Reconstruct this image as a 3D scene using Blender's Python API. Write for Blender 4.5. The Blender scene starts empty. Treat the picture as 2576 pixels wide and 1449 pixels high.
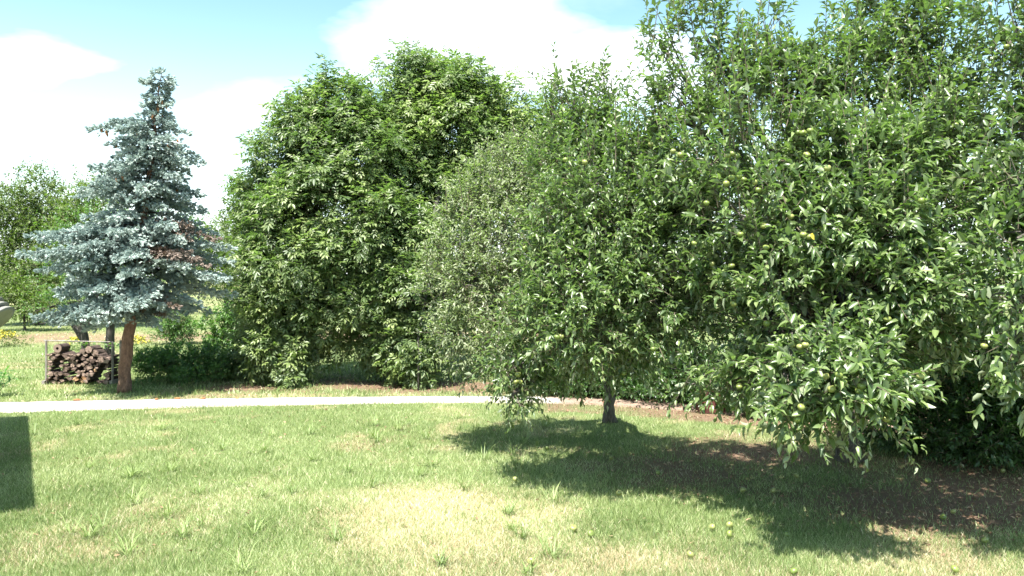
import bpy, math
import numpy as np
from mathutils import Matrix, Vector

# ------------------------------------------------------------------ camera, world, sun, exposure
SC = bpy.context.scene
COL = SC.collection
CAM_H, FPX, HOR = 2.3, 788.0, 274.0          # eye height, focal length and horizon row in a 1024 px wide picture
cam = bpy.data.cameras.new('camera')
cam.sensor_width = 36.0
cam.lens = 36.0 * FPX / 1024.0
cam.shift_y = -(288.0 - HOR) / 1024.0
cam.clip_start, cam.clip_end = 0.05, 4000.0
camo = bpy.data.objects.new('camera', cam)
COL.objects.link(camo)
camo.location = (0, 0, CAM_H)
camo.rotation_euler = (math.radians(90), 0, 0)
SC.camera = camo

SUN_EL = math.radians(66)
LX, LY = 0.35, 0.94                           # way the shadows fall on the ground
_l = math.hypot(LX, LY); LX /= _l; LY /= _l
w = bpy.data.worlds.new('World'); SC.world = w; w.use_nodes = True
wt = w.node_tree; wt.nodes.clear()
def wn(t, **k):
    n = wt.nodes.new(t)
    for a, b in k.items(): setattr(n, a, b)
    return n
wl = wt.links.new
sky = wn('ShaderNodeTexSky', sky_type='NISHITA', sun_disc=False)
sky.sun_elevation = SUN_EL
sky.sun_rotation = math.atan2(-LX, -LY)
sky.air_density, sky.dust_density, sky.ozone_density = 1.0, 1.5, 1.0
tc = wn('ShaderNodeTexCoord')
sep = wn('ShaderNodeSeparateXYZ'); wl(tc.outputs['Generated'], sep.inputs[0])
def wm(op, a, b=None, c=None, clamp=False):
    n = wn('ShaderNodeMath', operation=op, use_clamp=clamp)
    for i, v in enumerate((a, b, c)):
        if v is None: continue
        if isinstance(v, (int, float)): n.inputs[i].default_value = v
        else: wl(v, n.inputs[i])
    return n.outputs[0]
zz = wm('ADD', wm('MAXIMUM', sep.outputs[2], 0.0), 0.16)
cu, cv = wm('DIVIDE', sep.outputs[0], zz), wm('DIVIDE', sep.outputs[1], zz)
cmb = wn('ShaderNodeCombineXYZ'); wl(cu, cmb.inputs[0]); wl(cv, cmb.inputs[1])
nz = wn('ShaderNodeTexNoise'); nz.inputs['Scale'].default_value = 0.85; nz.inputs['Detail'].default_value = 7.0
nz.inputs['Roughness'].default_value = 0.55; wl(cmb.outputs[0], nz.inputs['Vector'])
nz2 = wn('ShaderNodeTexNoise'); nz2.inputs['Scale'].default_value = 3.0; nz2.inputs['Detail'].default_value = 6.0
wl(cmb.outputs[0], nz2.inputs['Vector'])
warp = wm('MULTIPLY', wm('SUBTRACT', nz2.outputs[0], 0.5), 1.5)
def cloud(px, py, rx, ry, soft=0.5):
    """one cloud bank, an ellipse of directions around the direction seen at (px, py)"""
    cx, cy = (px - 512) / FPX, (HOR - py) / FPX
    ax = wm('DIVIDE', wm('SUBTRACT', wm('DIVIDE', sep.outputs[0], wm('MAXIMUM', sep.outputs[1], 0.05)), cx), rx / FPX)
    az = wm('DIVIDE', wm('SUBTRACT', wm('DIVIDE', sep.outputs[2], wm('MAXIMUM', sep.outputs[1], 0.05)), cy), ry / FPX)
    r = wm('SQRT', wm('ADD', wm('MULTIPLY', ax, ax), wm('MULTIPLY', az, az)))
    r = wm('ADD', r, warp)
    return wm('DIVIDE', wm('SUBTRACT', 1.0, r), soft, clamp=True)
gen = wm('MULTIPLY', wm('SUBTRACT', nz.outputs[0], 0.52), 4.0, clamp=True)
cl = wm('MAXIMUM', wm('MAXIMUM', cloud(20, 62, 105, 30, .9), cloud(470, 40, 150, 70, .9)), cloud(570, 72, 170, 52, .8))
cl = wm('MAXIMUM', cl, wm('MULTIPLY', cloud(250, 108, 120, 42, 1.0), .5))
cl = wm('MAXIMUM', cl, wm('MULTIPLY', gen, 0.3))
hz = wm('POWER', wm('SUBTRACT', 1.0, wm('MULTIPLY', wm('MAXIMUM', sep.outputs[2], 0.0), 3.0), clamp=True), 1.7)   # pale air low down, all round
cl = wm('MAXIMUM', cl, wm('MULTIPLY', hz, 0.78))
mixc = wn('ShaderNodeMix', data_type='RGBA'); wl(cl, mixc.inputs[0]); skt = wn('ShaderNodeMix', data_type='RGBA', blend_type='MULTIPLY'); skt.inputs[0].default_value = 1.0; skt.inputs[7].default_value = (1.02, 1.22, 1.06, 1)
wl(sky.outputs[0], skt.inputs[6]); wl(skt.outputs[2], mixc.inputs[6])
mixc.inputs[7].default_value = (8.2, 8.6, 9.0, 1)
bg = wn('ShaderNodeBackground'); bg.inputs[1].default_value = 0.08; wl(mixc.outputs[2], bg.inputs[0])
wo = wn('ShaderNodeOutputWorld'); wl(bg.outputs[0], wo.inputs[0])

sl = bpy.data.lights.new('sun', 'SUN'); sl.energy = 4.6; sl.angle = math.radians(0.53); sl.color = (1.0, 0.965, 0.90)
so = bpy.data.objects.new('sun', sl); COL.objects.link(so)
ldir = Vector((LX * math.cos(SUN_EL), LY * math.cos(SUN_EL), -math.sin(SUN_EL)))
so.rotation_euler = ldir.to_track_quat('-Z', 'Y').to_euler(); so.location = (-10, -20, 40)

vs = SC.view_settings
vs.view_transform = 'Standard'; vs.look = 'None'; vs.gamma = 1.0; vs.exposure = 1.85; vs.use_curve_mapping = False
cy = SC.cycles
cy.max_bounces = 5; cy.diffuse_bounces = 2; cy.glossy_bounces = 2; cy.transmission_bounces = 4; cy.transparent_max_bounces = 4
cy.use_denoising = True; cy.sample_clamp_indirect = 6.0
cy.use_adaptive_sampling = True; cy.adaptive_threshold = 0.02

# ------------------------------------------------------------------ helpers
VS = 2575.0 / 1024.0                          # the layout below is measured on a 2575 px wide view of the photograph
def V(vx, vy, D): return np.array([(vx / VS - 512) / FPX * D, D, CAM_H - (vy / VS - HOR) / FPX * D])
def G(vx, vy):
    D = CAM_H * FPX / (vy / VS - HOR); return np.array([(vx / VS - 512) / FPX * D, D, 0.0])
def R(px, D): return px / VS / FPX * D
def nrm(a): return a / np.maximum(np.linalg.norm(a, axis=-1, keepdims=True), 1e-9)
UP = np.array([0, 0, 1.0])

_tab = np.random.default_rng(7).random((256, 256))
def vnoise(x, y):
    xi, yi = np.floor(x).astype(int), np.floor(y).astype(int); fx, fy = x - xi, y - yi
    fx, fy = fx * fx * (3 - 2 * fx), fy * fy * (3 - 2 * fy)
    a = _tab[xi % 256, yi % 256]; b = _tab[(xi + 1) % 256, yi % 256]; c = _tab[xi % 256, (yi + 1) % 256]; d = _tab[(xi + 1) % 256, (yi + 1) % 256]
    return (a * (1 - fx) + b * fx) * (1 - fy) + (c * (1 - fx) + d * fx) * fy
def fbm(x, y, o=4):
    s, a, t = 0, 0.5, 0
    for i in range(o):
        s = s + a * vnoise(x * 2 ** i + 17.3 * i, y * 2 ** i + 5.1 * i); t += a; a *= 0.5
    return s / t
def sstep(a, b, x):
    t = np.clip((x - a) / (b - a), 0, 1); return t * t * (3 - 2 * t)

def mesh(name, verts, tris, mats, attrs=None, midx=None, smooth=False, quads=None):
    me = bpy.data.meshes.new(name)
    verts = np.asarray(verts, np.float32).reshape(-1, 3)
    tris = np.asarray(tris, np.int32).reshape(-1, 3) if tris is not None else np.zeros((0, 3), np.int32)
    q = np.asarray(quads, np.int32).reshape(-1, 4) if quads is not None else np.zeros((0, 4), np.int32)
    nt, nq = len(tris), len(q)
    me.vertices.add(len(verts)); me.vertices.foreach_set('co', verts.ravel())
    me.loops.add(nt * 3 + nq * 4)
    me.loops.foreach_set('vertex_index', np.concatenate([tris.ravel(), q.ravel()]).astype(np.int32))
    me.polygons.add(nt + nq)
    st = np.concatenate([np.arange(nt) * 3, nt * 3 + np.arange(nq) * 4]).astype(np.int32)
    me.polygons.foreach_set('loop_start', st)
    if midx is not None: me.polygons.foreach_set('material_index', np.asarray(midx, np.int32))
    me.polygons.foreach_set('use_smooth', np.full(nt + nq, smooth, bool))
    for k, v in (attrs or {}).items():
        at = me.attributes.new(k, 'FLOAT', 'POINT'); at.data.foreach_set('value', np.asarray(v, np.float32).ravel())
    for m in mats: me.materials.append(m)
    me.update(calc_edges=True); me.validate()
    return me
def link(name, data, parent=None, loc=None):
    o = bpy.data.objects.new(name, data); COL.objects.link(o)
    if parent is not None: o.parent = parent
    if loc is not None: o.location = Vector(loc)
    return o
def tag(o, label=None, cat=None, group=None, kind=None):
    if label: o['label'] = label
    if cat: o['category'] = cat
    if group: o['group'] = group
    if kind: o['kind'] = kind
    return o
def empty(name, loc, label, cat, group=None):
    o = link(name, None, None, loc); o.empty_display_size = 0.1
    return tag(o, label, cat, group)

class MB:
    """collects pieces of one mesh (triangles)"""
    def __init__(s): s.v, s.t, s.n, s.a = [], [], 0, []
    def add(s, v, t, a=0.5):
        v = np.asarray(v, float).reshape(-1, 3); t = np.asarray(t, int).reshape(-1, 3)
        s.v.append(v); s.t.append(t + s.n); s.n += len(v)
        s.a.append(np.full(len(v), a) if np.isscalar(a) else np.asarray(a, float).ravel()); return s
    def get(s): return np.concatenate(s.v), np.concatenate(s.t), np.concatenate(s.a)
    def build(s, name, mats, parent=None, origin=(0, 0, 0), smooth=False):
        v, t, a = s.get()
        return link(name, mesh(name, v - np.asarray(origin), t, mats, {'tint': a}, smooth=smooth), parent)

def tube(pts, rad, sides=8, rough=0.0, rng=None, cap=True):
    pts = np.asarray(pts, float); n = len(pts); rad = np.broadcast_to(np.asarray(rad, float), (n,))
    d = nrm(np.gradient(pts, axis=0))
    ref = np.where(np.abs(d[:, 2:3]) > 0.9, np.array([[1.0, 0, 0]]), UP[None])
    a = nrm(np.cross(d, ref)); b = np.cross(d, a)
    th = np.arange(sides) / sides * 2 * np.pi
    rr = rad[:, None] * np.ones((1, sides))
    if rough and rng is not None:
        prof = 1 + rough * rng.standard_normal((1, sides)); rr = rr * prof * (1 + rough * 0.7 * rng.standard_normal((n, sides)))
    v = pts[:, None] + rr[..., None] * (np.cos(th)[None, :, None] * a[:, None] + np.sin(th)[None, :, None] * b[:, None])
    v = v.reshape(-1, 3); t = []
    i = np.arange(n - 1)[:, None] * sides; j = np.arange(sides)[None]; k = (j + 1) % sides
    A, B, C2, D2 = i + j, i + k, i + sides + k, i + sides + j
    t = np.concatenate([np.stack([A, B, C2], -1).reshape(-1, 3), np.stack([A, C2, D2], -1).reshape(-1, 3)])
    if cap:
        v = np.concatenate([v, pts[:1], pts[-1:]]); c0, c1 = n * sides, n * sides + 1
        j = np.arange(sides); k = (j + 1) % sides
        t = np.concatenate([t, np.stack([np.full(sides, c0), k, j], -1), np.stack([np.full(sides, c1), (n - 1) * sides + j, (n - 1) * sides + k], -1)])
    return v, t
def bez(p0, p1, p2, n):
    t = np.linspace(0, 1, n)[:, None]; return (1 - t) ** 2 * p0 + 2 * t * (1 - t) * p1 + t * t * p2
def box(mb, c, s, rz=0.0, a=0.5):
    s = np.asarray(s, float) / 2
    v = np.array([[x, y, z] for x in (-1, 1) for y in (-1, 1) for z in (-1, 1)], float) * s
    cs, sn = math.cos(rz), math.sin(rz)
    v = np.stack([v[:, 0] * cs - v[:, 1] * sn, v[:, 0] * sn + v[:, 1] * cs, v[:, 2]], -1) + np.asarray(c)
    q = [(0, 1, 3, 2), (4, 6, 7, 5), (0, 4, 5, 1), (2, 3, 7, 6), (0, 2, 6, 4), (1, 5, 7, 3)]
    t = [x for f in q for x in ((f[0], f[1], f[2]), (f[0], f[2], f[3]))]
    mb.add(v, t, a)

# ------------------------------------------------------------------ materials
def newmat(name):
    m = bpy.data.materials.new(name); m.use_nodes = True
    nt = m.node_tree; nt.nodes.clear(); return m, nt
def N(nt, t, **k):
    n = nt.nodes.new(t)
    for a, b in k.items(): setattr(n, a, b)
    return n
def ramp(nt, fac, stops):
    r = N(nt, 'ShaderNodeValToRGB'); nt.links.new(fac, r.inputs[0]); e = r.color_ramp.elements
    while len(e) < len(stops): e.new(0.5)
    for el, (p, c) in zip(e, stops): el.position = p; el.color = (*c, 1)
    return r.outputs[0]
def mixrgb(nt, fac, a, b, mode='MIX'):
    n = N(nt, 'ShaderNodeMix', data_type='RGBA', blend_type=mode)
    for s, v in ((0, fac), (6, a), (7, b)):
        if isinstance(v, (int, float)): n.inputs[s].default_value = v
        elif isinstance(v, tuple): n.inputs[s].default_value = (*v, 1)
        else: nt.links.new(v, n.inputs[s])
    return n.outputs[2]
def noise(nt, scale, detail=4, rough=0.55, coord='Object', stretch=None):
    c = N(nt, 'ShaderNodeTexCoord'); o = c.outputs[coord]
    if stretch:
        mp = N(nt, 'ShaderNodeMapping'); mp.inputs['Scale'].default_value = stretch; nt.links.new(o, mp.inputs[0]); o = mp.outputs[0]
    n = N(nt, 'ShaderNodeTexNoise'); n.inputs['Scale'].default_value = scale; n.inputs['Detail'].default_value = detail
    n.inputs['Roughness'].default_value = rough; nt.links.new(o, n.inputs['Vector']); return n.outputs[0]

def leafmat(name, dark, mid, light, back=None, trans=0.3, rough=0.42, tcol=None, spec=0.5):
    m, nt = newmat(name); L = nt.links.new
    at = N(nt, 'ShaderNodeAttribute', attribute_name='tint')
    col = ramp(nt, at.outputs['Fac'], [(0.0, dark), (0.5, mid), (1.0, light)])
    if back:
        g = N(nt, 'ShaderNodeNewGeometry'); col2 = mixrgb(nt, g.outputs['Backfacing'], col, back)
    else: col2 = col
    p = N(nt, 'ShaderNodeBsdfPrincipled'); L(col2, p.inputs['Base Color']); p.inputs['Roughness'].default_value = rough
    p.inputs['Specular IOR Level'].default_value = spec
    tr = N(nt, 'ShaderNodeBsdfTranslucent')
    tc_ = mixrgb(nt, 1.0, col, tcol or (1.5, 2.1, 0.7), 'MULTIPLY'); L(tc_, tr.inputs[0])
    mx = N(nt, 'ShaderNodeMixShader'); mx.inputs[0].default_value = trans
    L(p.outputs[0], mx.inputs[1]); L(tr.outputs[0], mx.inputs[2])
    o = N(nt, 'ShaderNodeOutputMaterial'); L(mx.outputs[0], o.inputs[0]); return m
def barkmat(name, c0, c1, scale=9, stretch=(1, 1, 0.25), bump=0.6):
    m, nt = newmat(name); L = nt.links.new
    f = noise(nt, scale, 6, 0.65, stretch=stretch); f2 = noise(nt, scale * 4, 3, 0.6, stretch=stretch)
    col = mixrgb(nt, 0.35, ramp(nt, f, [(0.32, c0), (0.68, c1)]), ramp(nt, f2, [(0.35, c0), (0.7, c1)]))
    p = N(nt, 'ShaderNodeBsdfPrincipled'); L(col, p.inputs['Base Color']); p.inputs['Roughness'].default_value = 0.9
    b = N(nt, 'ShaderNodeBump'); b.inputs['Strength'].default_value = bump; b.inputs['Distance'].default_value = 0.06
    L(f, b.inputs['Height']); L(b.outputs[0], p.inputs['Normal'])
    o = N(nt, 'ShaderNodeOutputMaterial'); L(p.outputs[0], o.inputs[0]); return m
def plain(name, c0, c1, scale=12, rough=0.8, bump=0.2, spec=0.3, stretch=None):
    m, nt = newmat(name); L = nt.links.new
    f = noise(nt, scale, 5, 0.6, stretch=stretch); col = ramp(nt, f, [(0.3, c0), (0.7, c1)])
    p = N(nt, 'ShaderNodeBsdfPrincipled'); L(col, p.inputs['Base Color']); p.inputs['Roughness'].default_value = rough
    p.inputs['Specular IOR Level'].default_value = spec
    b = N(nt, 'ShaderNodeBump'); b.inputs['Strength'].default_value = bump; b.inputs['Distance'].default_value = 0.01
    L(f, b.inputs['Height']); L(b.outputs[0], p.inputs['Normal'])
    o = N(nt, 'ShaderNodeOutputMaterial'); L(p.outputs[0], o.inputs[0]); return m

M = {}
M['apple'] = leafmat('apple_leaf', (.031, .061, .020), (.080, .126, .038), (.215, .262, .105), back=(.29, .33, .215), trans=.24, rough=.36)
M['apple_sunlit'] = leafmat('apple_leaf_small_sunlit', (.080, .108, .048), (.155, .188, .092), (.31, .33, .21), back=(.33, .345, .26), trans=.26, rough=.45)  # paler copy of the apple leaf: direct sun put into its colour
M['walnut'] = leafmat('walnut_leaf', (.041, .070, .026), (.097, .140, .051), (.228, .276, .100), back=(.18, .22, .13), trans=.34, rough=.42, tcol=(1.35, 1.85, .75))
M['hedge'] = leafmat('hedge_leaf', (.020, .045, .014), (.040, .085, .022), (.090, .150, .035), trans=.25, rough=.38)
M['shrub'] = leafmat('shrub_leaf', (.036, .080, .026), (.075, .145, .042), (.16, .24, .07), trans=.3, rough=.45)
M['far'] = leafmat('far_leaf', (.055, .080, .030), (.095, .130, .042), (.160, .195, .060), trans=.3, rough=.55)
M['farlight'] = leafmat('far_leaf_yellow', (.060, .088, .028), (.105, .142, .042), (.160, .190, .062), trans=.35, rough=.55)
M['wood_far'] = leafmat('far_wood_leaf', (.045, .085, .040), (.070, .120, .055), (.100, .150, .070), trans=.25, rough=.6)
M['needle'] = leafmat('spruce_needle', (.10, .135, .130), (.26, .335, .312), (.47, .535, .495), trans=.1, rough=.55, tcol=(1, 1.1, 1))
M['needle_dead'] = leafmat('spruce_dead', (.12, .09, .072), (.19, .145, .118), (.28, .22, .185), trans=.1, rough=.8, tcol=(1, .8, .6))
M['grass'] = None
M['lance'] = leafmat('lance_leaf', (.05, .12, .04), (.09, .19, .06), (.16, .27, .09), trans=.3, rough=.4)
M['bark_apple'] = barkmat('bark_apple', (.035, .029, .026), (.165, .145, .125), 16)
M['bark_walnut'] = barkmat('bark_walnut', (.035, .03, .026), (.11, .098, .085), 8)
M['bark_spruce'] = barkmat('bark_spruce', (.085, .048, .034), (.34, .20, .14), 17, stretch=(1, 1, .45), bump=1.0)
M['bark_dark'] = barkmat('bark_dark', (.022, .019, .017), (.075, .065, .056), 9)
M['twig'] = plain('twig', (.07, .055, .04), (.17, .14, .10), 20)
M['apple_skin'] = None

def fruitmat():
    m, nt = newmat('apple_skin'); L = nt.links.new
    oi = N(nt, 'ShaderNodeObjectInfo')
    base = ramp(nt, oi.outputs['Random'], [(0, (.095, .15, .03)), (.5, (.16, .21, .05)), (1, (.27, .28, .10))])
    f = noise(nt, 9, 4); f2 = noise(nt, 160, 2)
    col = mixrgb(nt, ramp(nt, f, [(.45, (0, 0, 0)), (.75, (.5, .5, .5))]), base, (.28, .27, .09))
    col = mixrgb(nt, ramp(nt, f2, [(.62, (0, 0, 0)), (.72, (.6, .6, .6))]), col, (.26, .17, .07))
    p = N(nt, 'ShaderNodeBsdfPrincipled'); L(col, p.inputs['Base Color']); p.inputs['Roughness'].default_value = .32
    o = N(nt, 'ShaderNodeOutputMaterial'); L(p.outputs[0], o.inputs[0]); return m
M['apple_skin'] = fruitmat()

def grassmat():
    m, nt = newmat('grass_blade'); L = nt.links.new
    at = N(nt, 'ShaderNodeAttribute', attribute_name='tint'); dr = N(nt, 'ShaderNodeAttribute', attribute_name='dry')
    g = ramp(nt, at.outputs['Fac'], [(0, (.096, .152, .046)), (.5, (.222, .292, .104)), (1, (.43, .475, .25))])
    s = ramp(nt, at.outputs['Fac'], [(0, (.34, .27, .175)), (.5, (.54, .455, .32)), (1, (.72, .65, .50))])
    col = mixrgb(nt, dr.outputs['Fac'], g, s)
    p = N(nt, 'ShaderNodeBsdfPrincipled'); L(col, p.inputs['Base Color']); p.inputs['Roughness'].default_value = .5; p.inputs['Specular IOR Level'].default_value = .35
    tr = N(nt, 'ShaderNodeBsdfTranslucent'); L(mixrgb(nt, 1.0, col, (1.2, 1.35, .8), 'MULTIPLY'), tr.inputs[0])
    mx = N(nt, 'ShaderNodeMixShader'); mx.inputs[0].default_value = .3; L(p.outputs[0], mx.inputs[1]); L(tr.outputs[0], mx.inputs[2])
    o = N(nt, 'ShaderNodeOutputMaterial'); L(mx.outputs[0], o.inputs[0]); return m
M['grass'] = grassmat()

def groundmat():
    m, nt = newmat('ground_soil_and_turf'); L = nt.links.new
    so_ = N(nt, 'ShaderNodeAttribute', attribute_name='soil'); dr = N(nt, 'ShaderNodeAttribute', attribute_name='dry')
    f = noise(nt, 18, 6, .65); f1 = noise(nt, 2.2, 5, .6); f2 = noise(nt, 90, 3, .6)
    turf = mixrgb(nt, f1, ramp(nt, f, [(.3, (.085, .115, .042)), (.7, (.165, .200, .080))]), ramp(nt, f2, [(.3, (.095, .13, .045)), (.7, (.18, .215, .085))]))
    straw = ramp(nt, f2, [(.3, (.24, .19, .10)), (.7, (.44, .36, .22))])
    soil = mixrgb(nt, .5, ramp(nt, f, [(.3, (.12, .075, .05)), (.7, (.27, .18, .12))]), ramp(nt, f2, [(.3, (.06, .04, .028)), (.7, (.22, .15, .10))]))
    col = mixrgb(nt, dr.outputs['Fac'], turf, straw); col = mixrgb(nt, so_.outputs['Fac'], col, soil)
    p = N(nt, 'ShaderNodeBsdfPrincipled'); L(col, p.inputs['Base Color']); p.inputs['Roughness'].default_value = .95; p.inputs['Specular IOR Level'].default_value = .1
    b = N(nt, 'ShaderNodeBump'); b.inputs['Strength'].default_value = .7; b.inputs['Distance'].default_value = .03
    L(f2, b.inputs['Height']); L(b.outputs[0], p.inputs['Normal'])
    o = N(nt, 'ShaderNodeOutputMaterial'); L(p.outputs[0], o.inputs[0]); return m
M['ground'] = groundmat()
def concretemat():
    m, nt = newmat('path_concrete'); L = nt.links.new
    f = noise(nt, 3, 6, .65); f2 = noise(nt, 60, 4, .6)
    lit = N(nt, 'ShaderNodeAttribute', attribute_name='litter')
    col = mixrgb(nt, .4, ramp(nt, f, [(.3, (.24, .22, .20)), (.7, (.50, .47, .43))]), ramp(nt, f2, [(.3, (.34, .32, .29)), (.7, (.60, .57, .52))]))
    col = mixrgb(nt, lit.outputs['Fac'], col, ramp(nt, f2, [(.3, (.13, .085, .062)), (.7, (.30, .215, .165))]))
    p = N(nt, 'ShaderNodeBsdfPrincipled'); L(col, p.inputs['Base Color']); p.inputs['Roughness'].default_value = .9
    b = N(nt, 'ShaderNodeBump'); b.inputs['Strength'].default_value = .3; b.inputs['Distance'].default_value = .01; L(f2, b.inputs['Height']); L(b.outputs[0], p.inputs['Normal'])
    o = N(nt, 'ShaderNodeOutputMaterial'); L(p.outputs[0], o.inputs[0]); return m
M['path'] = concretemat()
M['litter'] = leafmat('dry_litter', (.15, .085, .05), (.30, .18, .11), (.48, .34, .22), trans=.12, rough=.8, tcol=(1.2, .9, .6))
M['plaster'] = plain('plaster', (.62, .58, .50), (.72, .68, .60), 6)
M['rooftile'] = plain('rooftile', (.22, .08, .05), (.36, .15, .09), 14)
M['frame_wood'] = plain('weathered_wood', (.14, .125, .11), (.32, .29, .26), 30, stretch=(1, 1, .15))
M['dark_glass'] = plain('window_glass', (.02, .025, .03), (.03, .035, .04), 2, rough=.08, spec=.6)
M['log_bark'] = plain('log_bark', (.025, .018, .015), (.11, .075, .06), 22, rough=.95, bump=.8)
M['pipe'] = plain('ribbed_pipe', (.15, .15, .13), (.24, .23, .20), 9, rough=.55)
M['cone'] = plain('spruce_cone', (.20, .085, .035), (.46, .22, .09), 60, bump=.8)
M['petal'] = plain('yellow_petal', (.42, .36, .04), (.55, .46, .07), 20)
M['rust'] = plain('rust', (.05, .02, .016), (.11, .035, .026), 10)
def logend(name, c0, c1, c2):
    m, nt = newmat(name); L = nt.links.new
    oi = N(nt, 'ShaderNodeObjectInfo')
    f = noise(nt, 26, 5, .65); a = ramp(nt, f, [(.3, c0), (.7, c1)])
    col = mixrgb(nt, oi.outputs['Random'], a, c2)
    p = N(nt, 'ShaderNodeBsdfPrincipled'); L(col, p.inputs['Base Color']); p.inputs['Roughness'].default_value = .85
    b = N(nt, 'ShaderNodeBump'); b.inputs['Strength'].default_value = .5; b.inputs['Distance'].default_value = .01; L(f, b.inputs['Height']); L(b.outputs[0], p.inputs['Normal'])
    o = N(nt, 'ShaderNodeOutputMaterial'); L(p.outputs[0], o.inputs[0]); return m
M['log_end'] = logend('log_end', (.035, .022, .018), (.12, .075, .058), (.30, .215, .17))
M['log_fresh'] = logend('log_end_fresh', (.26, .13, .06), (.42, .24, .13), (.45, .30, .18))

# ------------------------------------------------------------------ ground, path
PATH = np.array([[-26.0, 13.05, .52], [-16.0, 13.3, .52], [-9.0, 13.58, .50], [-6.5, 14.0, .40], [-4.0, 14.3, .33], [-2.0, 14.46, .28], [0.0, 14.53, .25], [1.2, 14.38, .26],
                 [2.6, 13.88, .28], [4.0, 13.18, .30], [5.6, 12.2, .32], [7.5, 10.9, .36], [9.5, 9.2, .36]])
def path_fine(n=240):
    s = np.concatenate([[0], np.cumsum(np.linalg.norm(np.diff(PATH[:, :2], axis=0), axis=1))]); u = np.linspace(0, s[-1], n)
    p = np.stack([np.interp(u, s, PATH[:, i]) for i in range(3)], -1)
    k = np.ones(15) / 15
    for i in range(3): p[:, i] = np.convolve(np.pad(p[:, i], 7, mode='edge'), k, 'valid')
    return p
PF = path_fine()
def path_dist(x, y):
    """distance beyond the path's edge (negative on the path)"""
    yy = np.interp(x, PF[:, 0], PF[:, 1]); hw = np.interp(x, PF[:, 0], PF[:, 2])
    sl_ = np.interp(x, PF[:, 0], np.gradient(PF[:, 1], PF[:, 0])); return np.abs(y - yy) / np.sqrt(1 + sl_ ** 2) - hw
def blob(x, y, vx, vy, rx, ry):
    c = G(vx, vy); return np.exp(-(((x - c[0]) / rx) ** 2 + ((y - c[1]) / ry) ** 2))
def masks(x, y):
    n1, n2 = fbm(x * .55 + 3, y * .55 + 9), fbm(x * 2.2 + 40, y * 2.2 + 11)
    n = .6 * n1 + .4 * n2
    dry = 1.0 * blob(x, y, 1080, 1260, 1.2, 1.1) + .6 * blob(x, y, 1000, 1400, .9, .7) + .8 * blob(x, y, 1700, 1420, 1.6, .6) + .75 * blob(x, y, 2400, 1430, 1.3, .6) + .5 * blob(x, y, 620, 1230, .9, .7) \
        + .45 * blob(x, y, 250, 1400, .9, .5) + .45 * blob(x, y, 1350, 1330, 1.4, 1.0) + .35 * blob(x, y, 150, 1390, .7, .5)
    dry += .6 * np.exp(-((path_dist(x, y) - .35) / .4) ** 2) * (y > 14) * (x < 1)
    dry = sstep(.05, 1.3, dry + (n - .5) * 2.3)
    dry = np.maximum(dry, .55 * sstep(.52, .72, n2) * sstep(.4, .6, n1))
    soil = .95 * blob(x, y, 2400, 1200, 2.6, 1.7) + .9 * blob(x, y, 2500, 1290, 1.5, .8) + .5 * blob(x, y, 1900, 1130, 1.5, 1.2) + 1.2 * blob(x, y, 950, 965, 2.6, 1.2) + 1.2 * blob(x, y, 1180, 975, 1.5, 1.0) + 1.1 * blob(x, y, 600, 975, .9, .5) \
        + .7 * blob(x, y, 510, 995, .7, .3) + .5 * blob(x, y, 1650, 1120, 1.3, 1.0) + .3 * blob(x, y, 1500, 1180, 1.2, .8) + .4 * blob(x, y, 2000, 1230, 1.6, .8)
    soil = soil + np.where((x > .6) & (y > 10.5) & (path_dist(x, y) < .9), 1.0, 0) + 1.5 * np.exp(-((y - 16.6) / 2.2) ** 2) * sstep(1.0, 3.0, x)
    soil = sstep(.15, 1.35, soil + (n - .5) * 1.9)
    strip = np.exp(-((y - (29.5 + .06 * x)) / 2.1) ** 2) * (x < 2); soil = np.maximum(soil, .8 * sstep(.25, .7, strip + (n2 - .5) * .8)); dry = np.maximum(dry, .8 * strip)
    far = sstep(24, 60, y); dry = np.maximum(dry, far * .45 * sstep(.4, .7, n1))
    return np.clip(soil, 0, 1), np.clip(dry, 0, 1)

def axis(lo, hi, st, far, g):
    a = list(np.arange(lo, hi + 1e-6, st)); s = st
    while a[-1] < far: s *= g; a.append(a[-1] + s)
    s = st
    while a[0] > -far: s *= g; a.insert(0, a[0] - s)
    return np.array(a)
ax_, ay_ = axis(-12, 9, .13, 900, 1.25), axis(4.5, 20, .12, 900, 1.2)
gx, gy = np.meshgrid(ax_, ay_, indexing='ij'); gsoil, gdry = masks(gx, gy)
gz = .03 * (fbm(gx * .5, gy * .5) - .5) * np.exp(-(np.hypot(gx, gy - 10) / 40) ** 2) - 0.012
onp = np.clip(1 - path_dist(gx, gy) / .15, 0, 1) * (np.abs(gy - 13) < 6); gz = gz * (1 - onp) - .03 * onp
nx, ny = gx.shape; ii, jj = np.meshgrid(np.arange(nx - 1), np.arange(ny - 1), indexing='ij'); a0 = (ii * ny + jj).ravel()
go = link('ground', mesh('ground', np.stack([gx, gy, gz], -1), None, [M['ground']], {'soil': gsoil, 'dry': gdry}, smooth=True, quads=np.stack([a0, a0 + ny, a0 + ny + 1, a0 + 1], -1)))
tag(go, kind='structure')
def gheight(x, y):
    return .03 * (fbm(x * .5, y * .5) - .5) * np.exp(-(np.hypot(x, y - 10) / 40) ** 2) - 0.012

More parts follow.
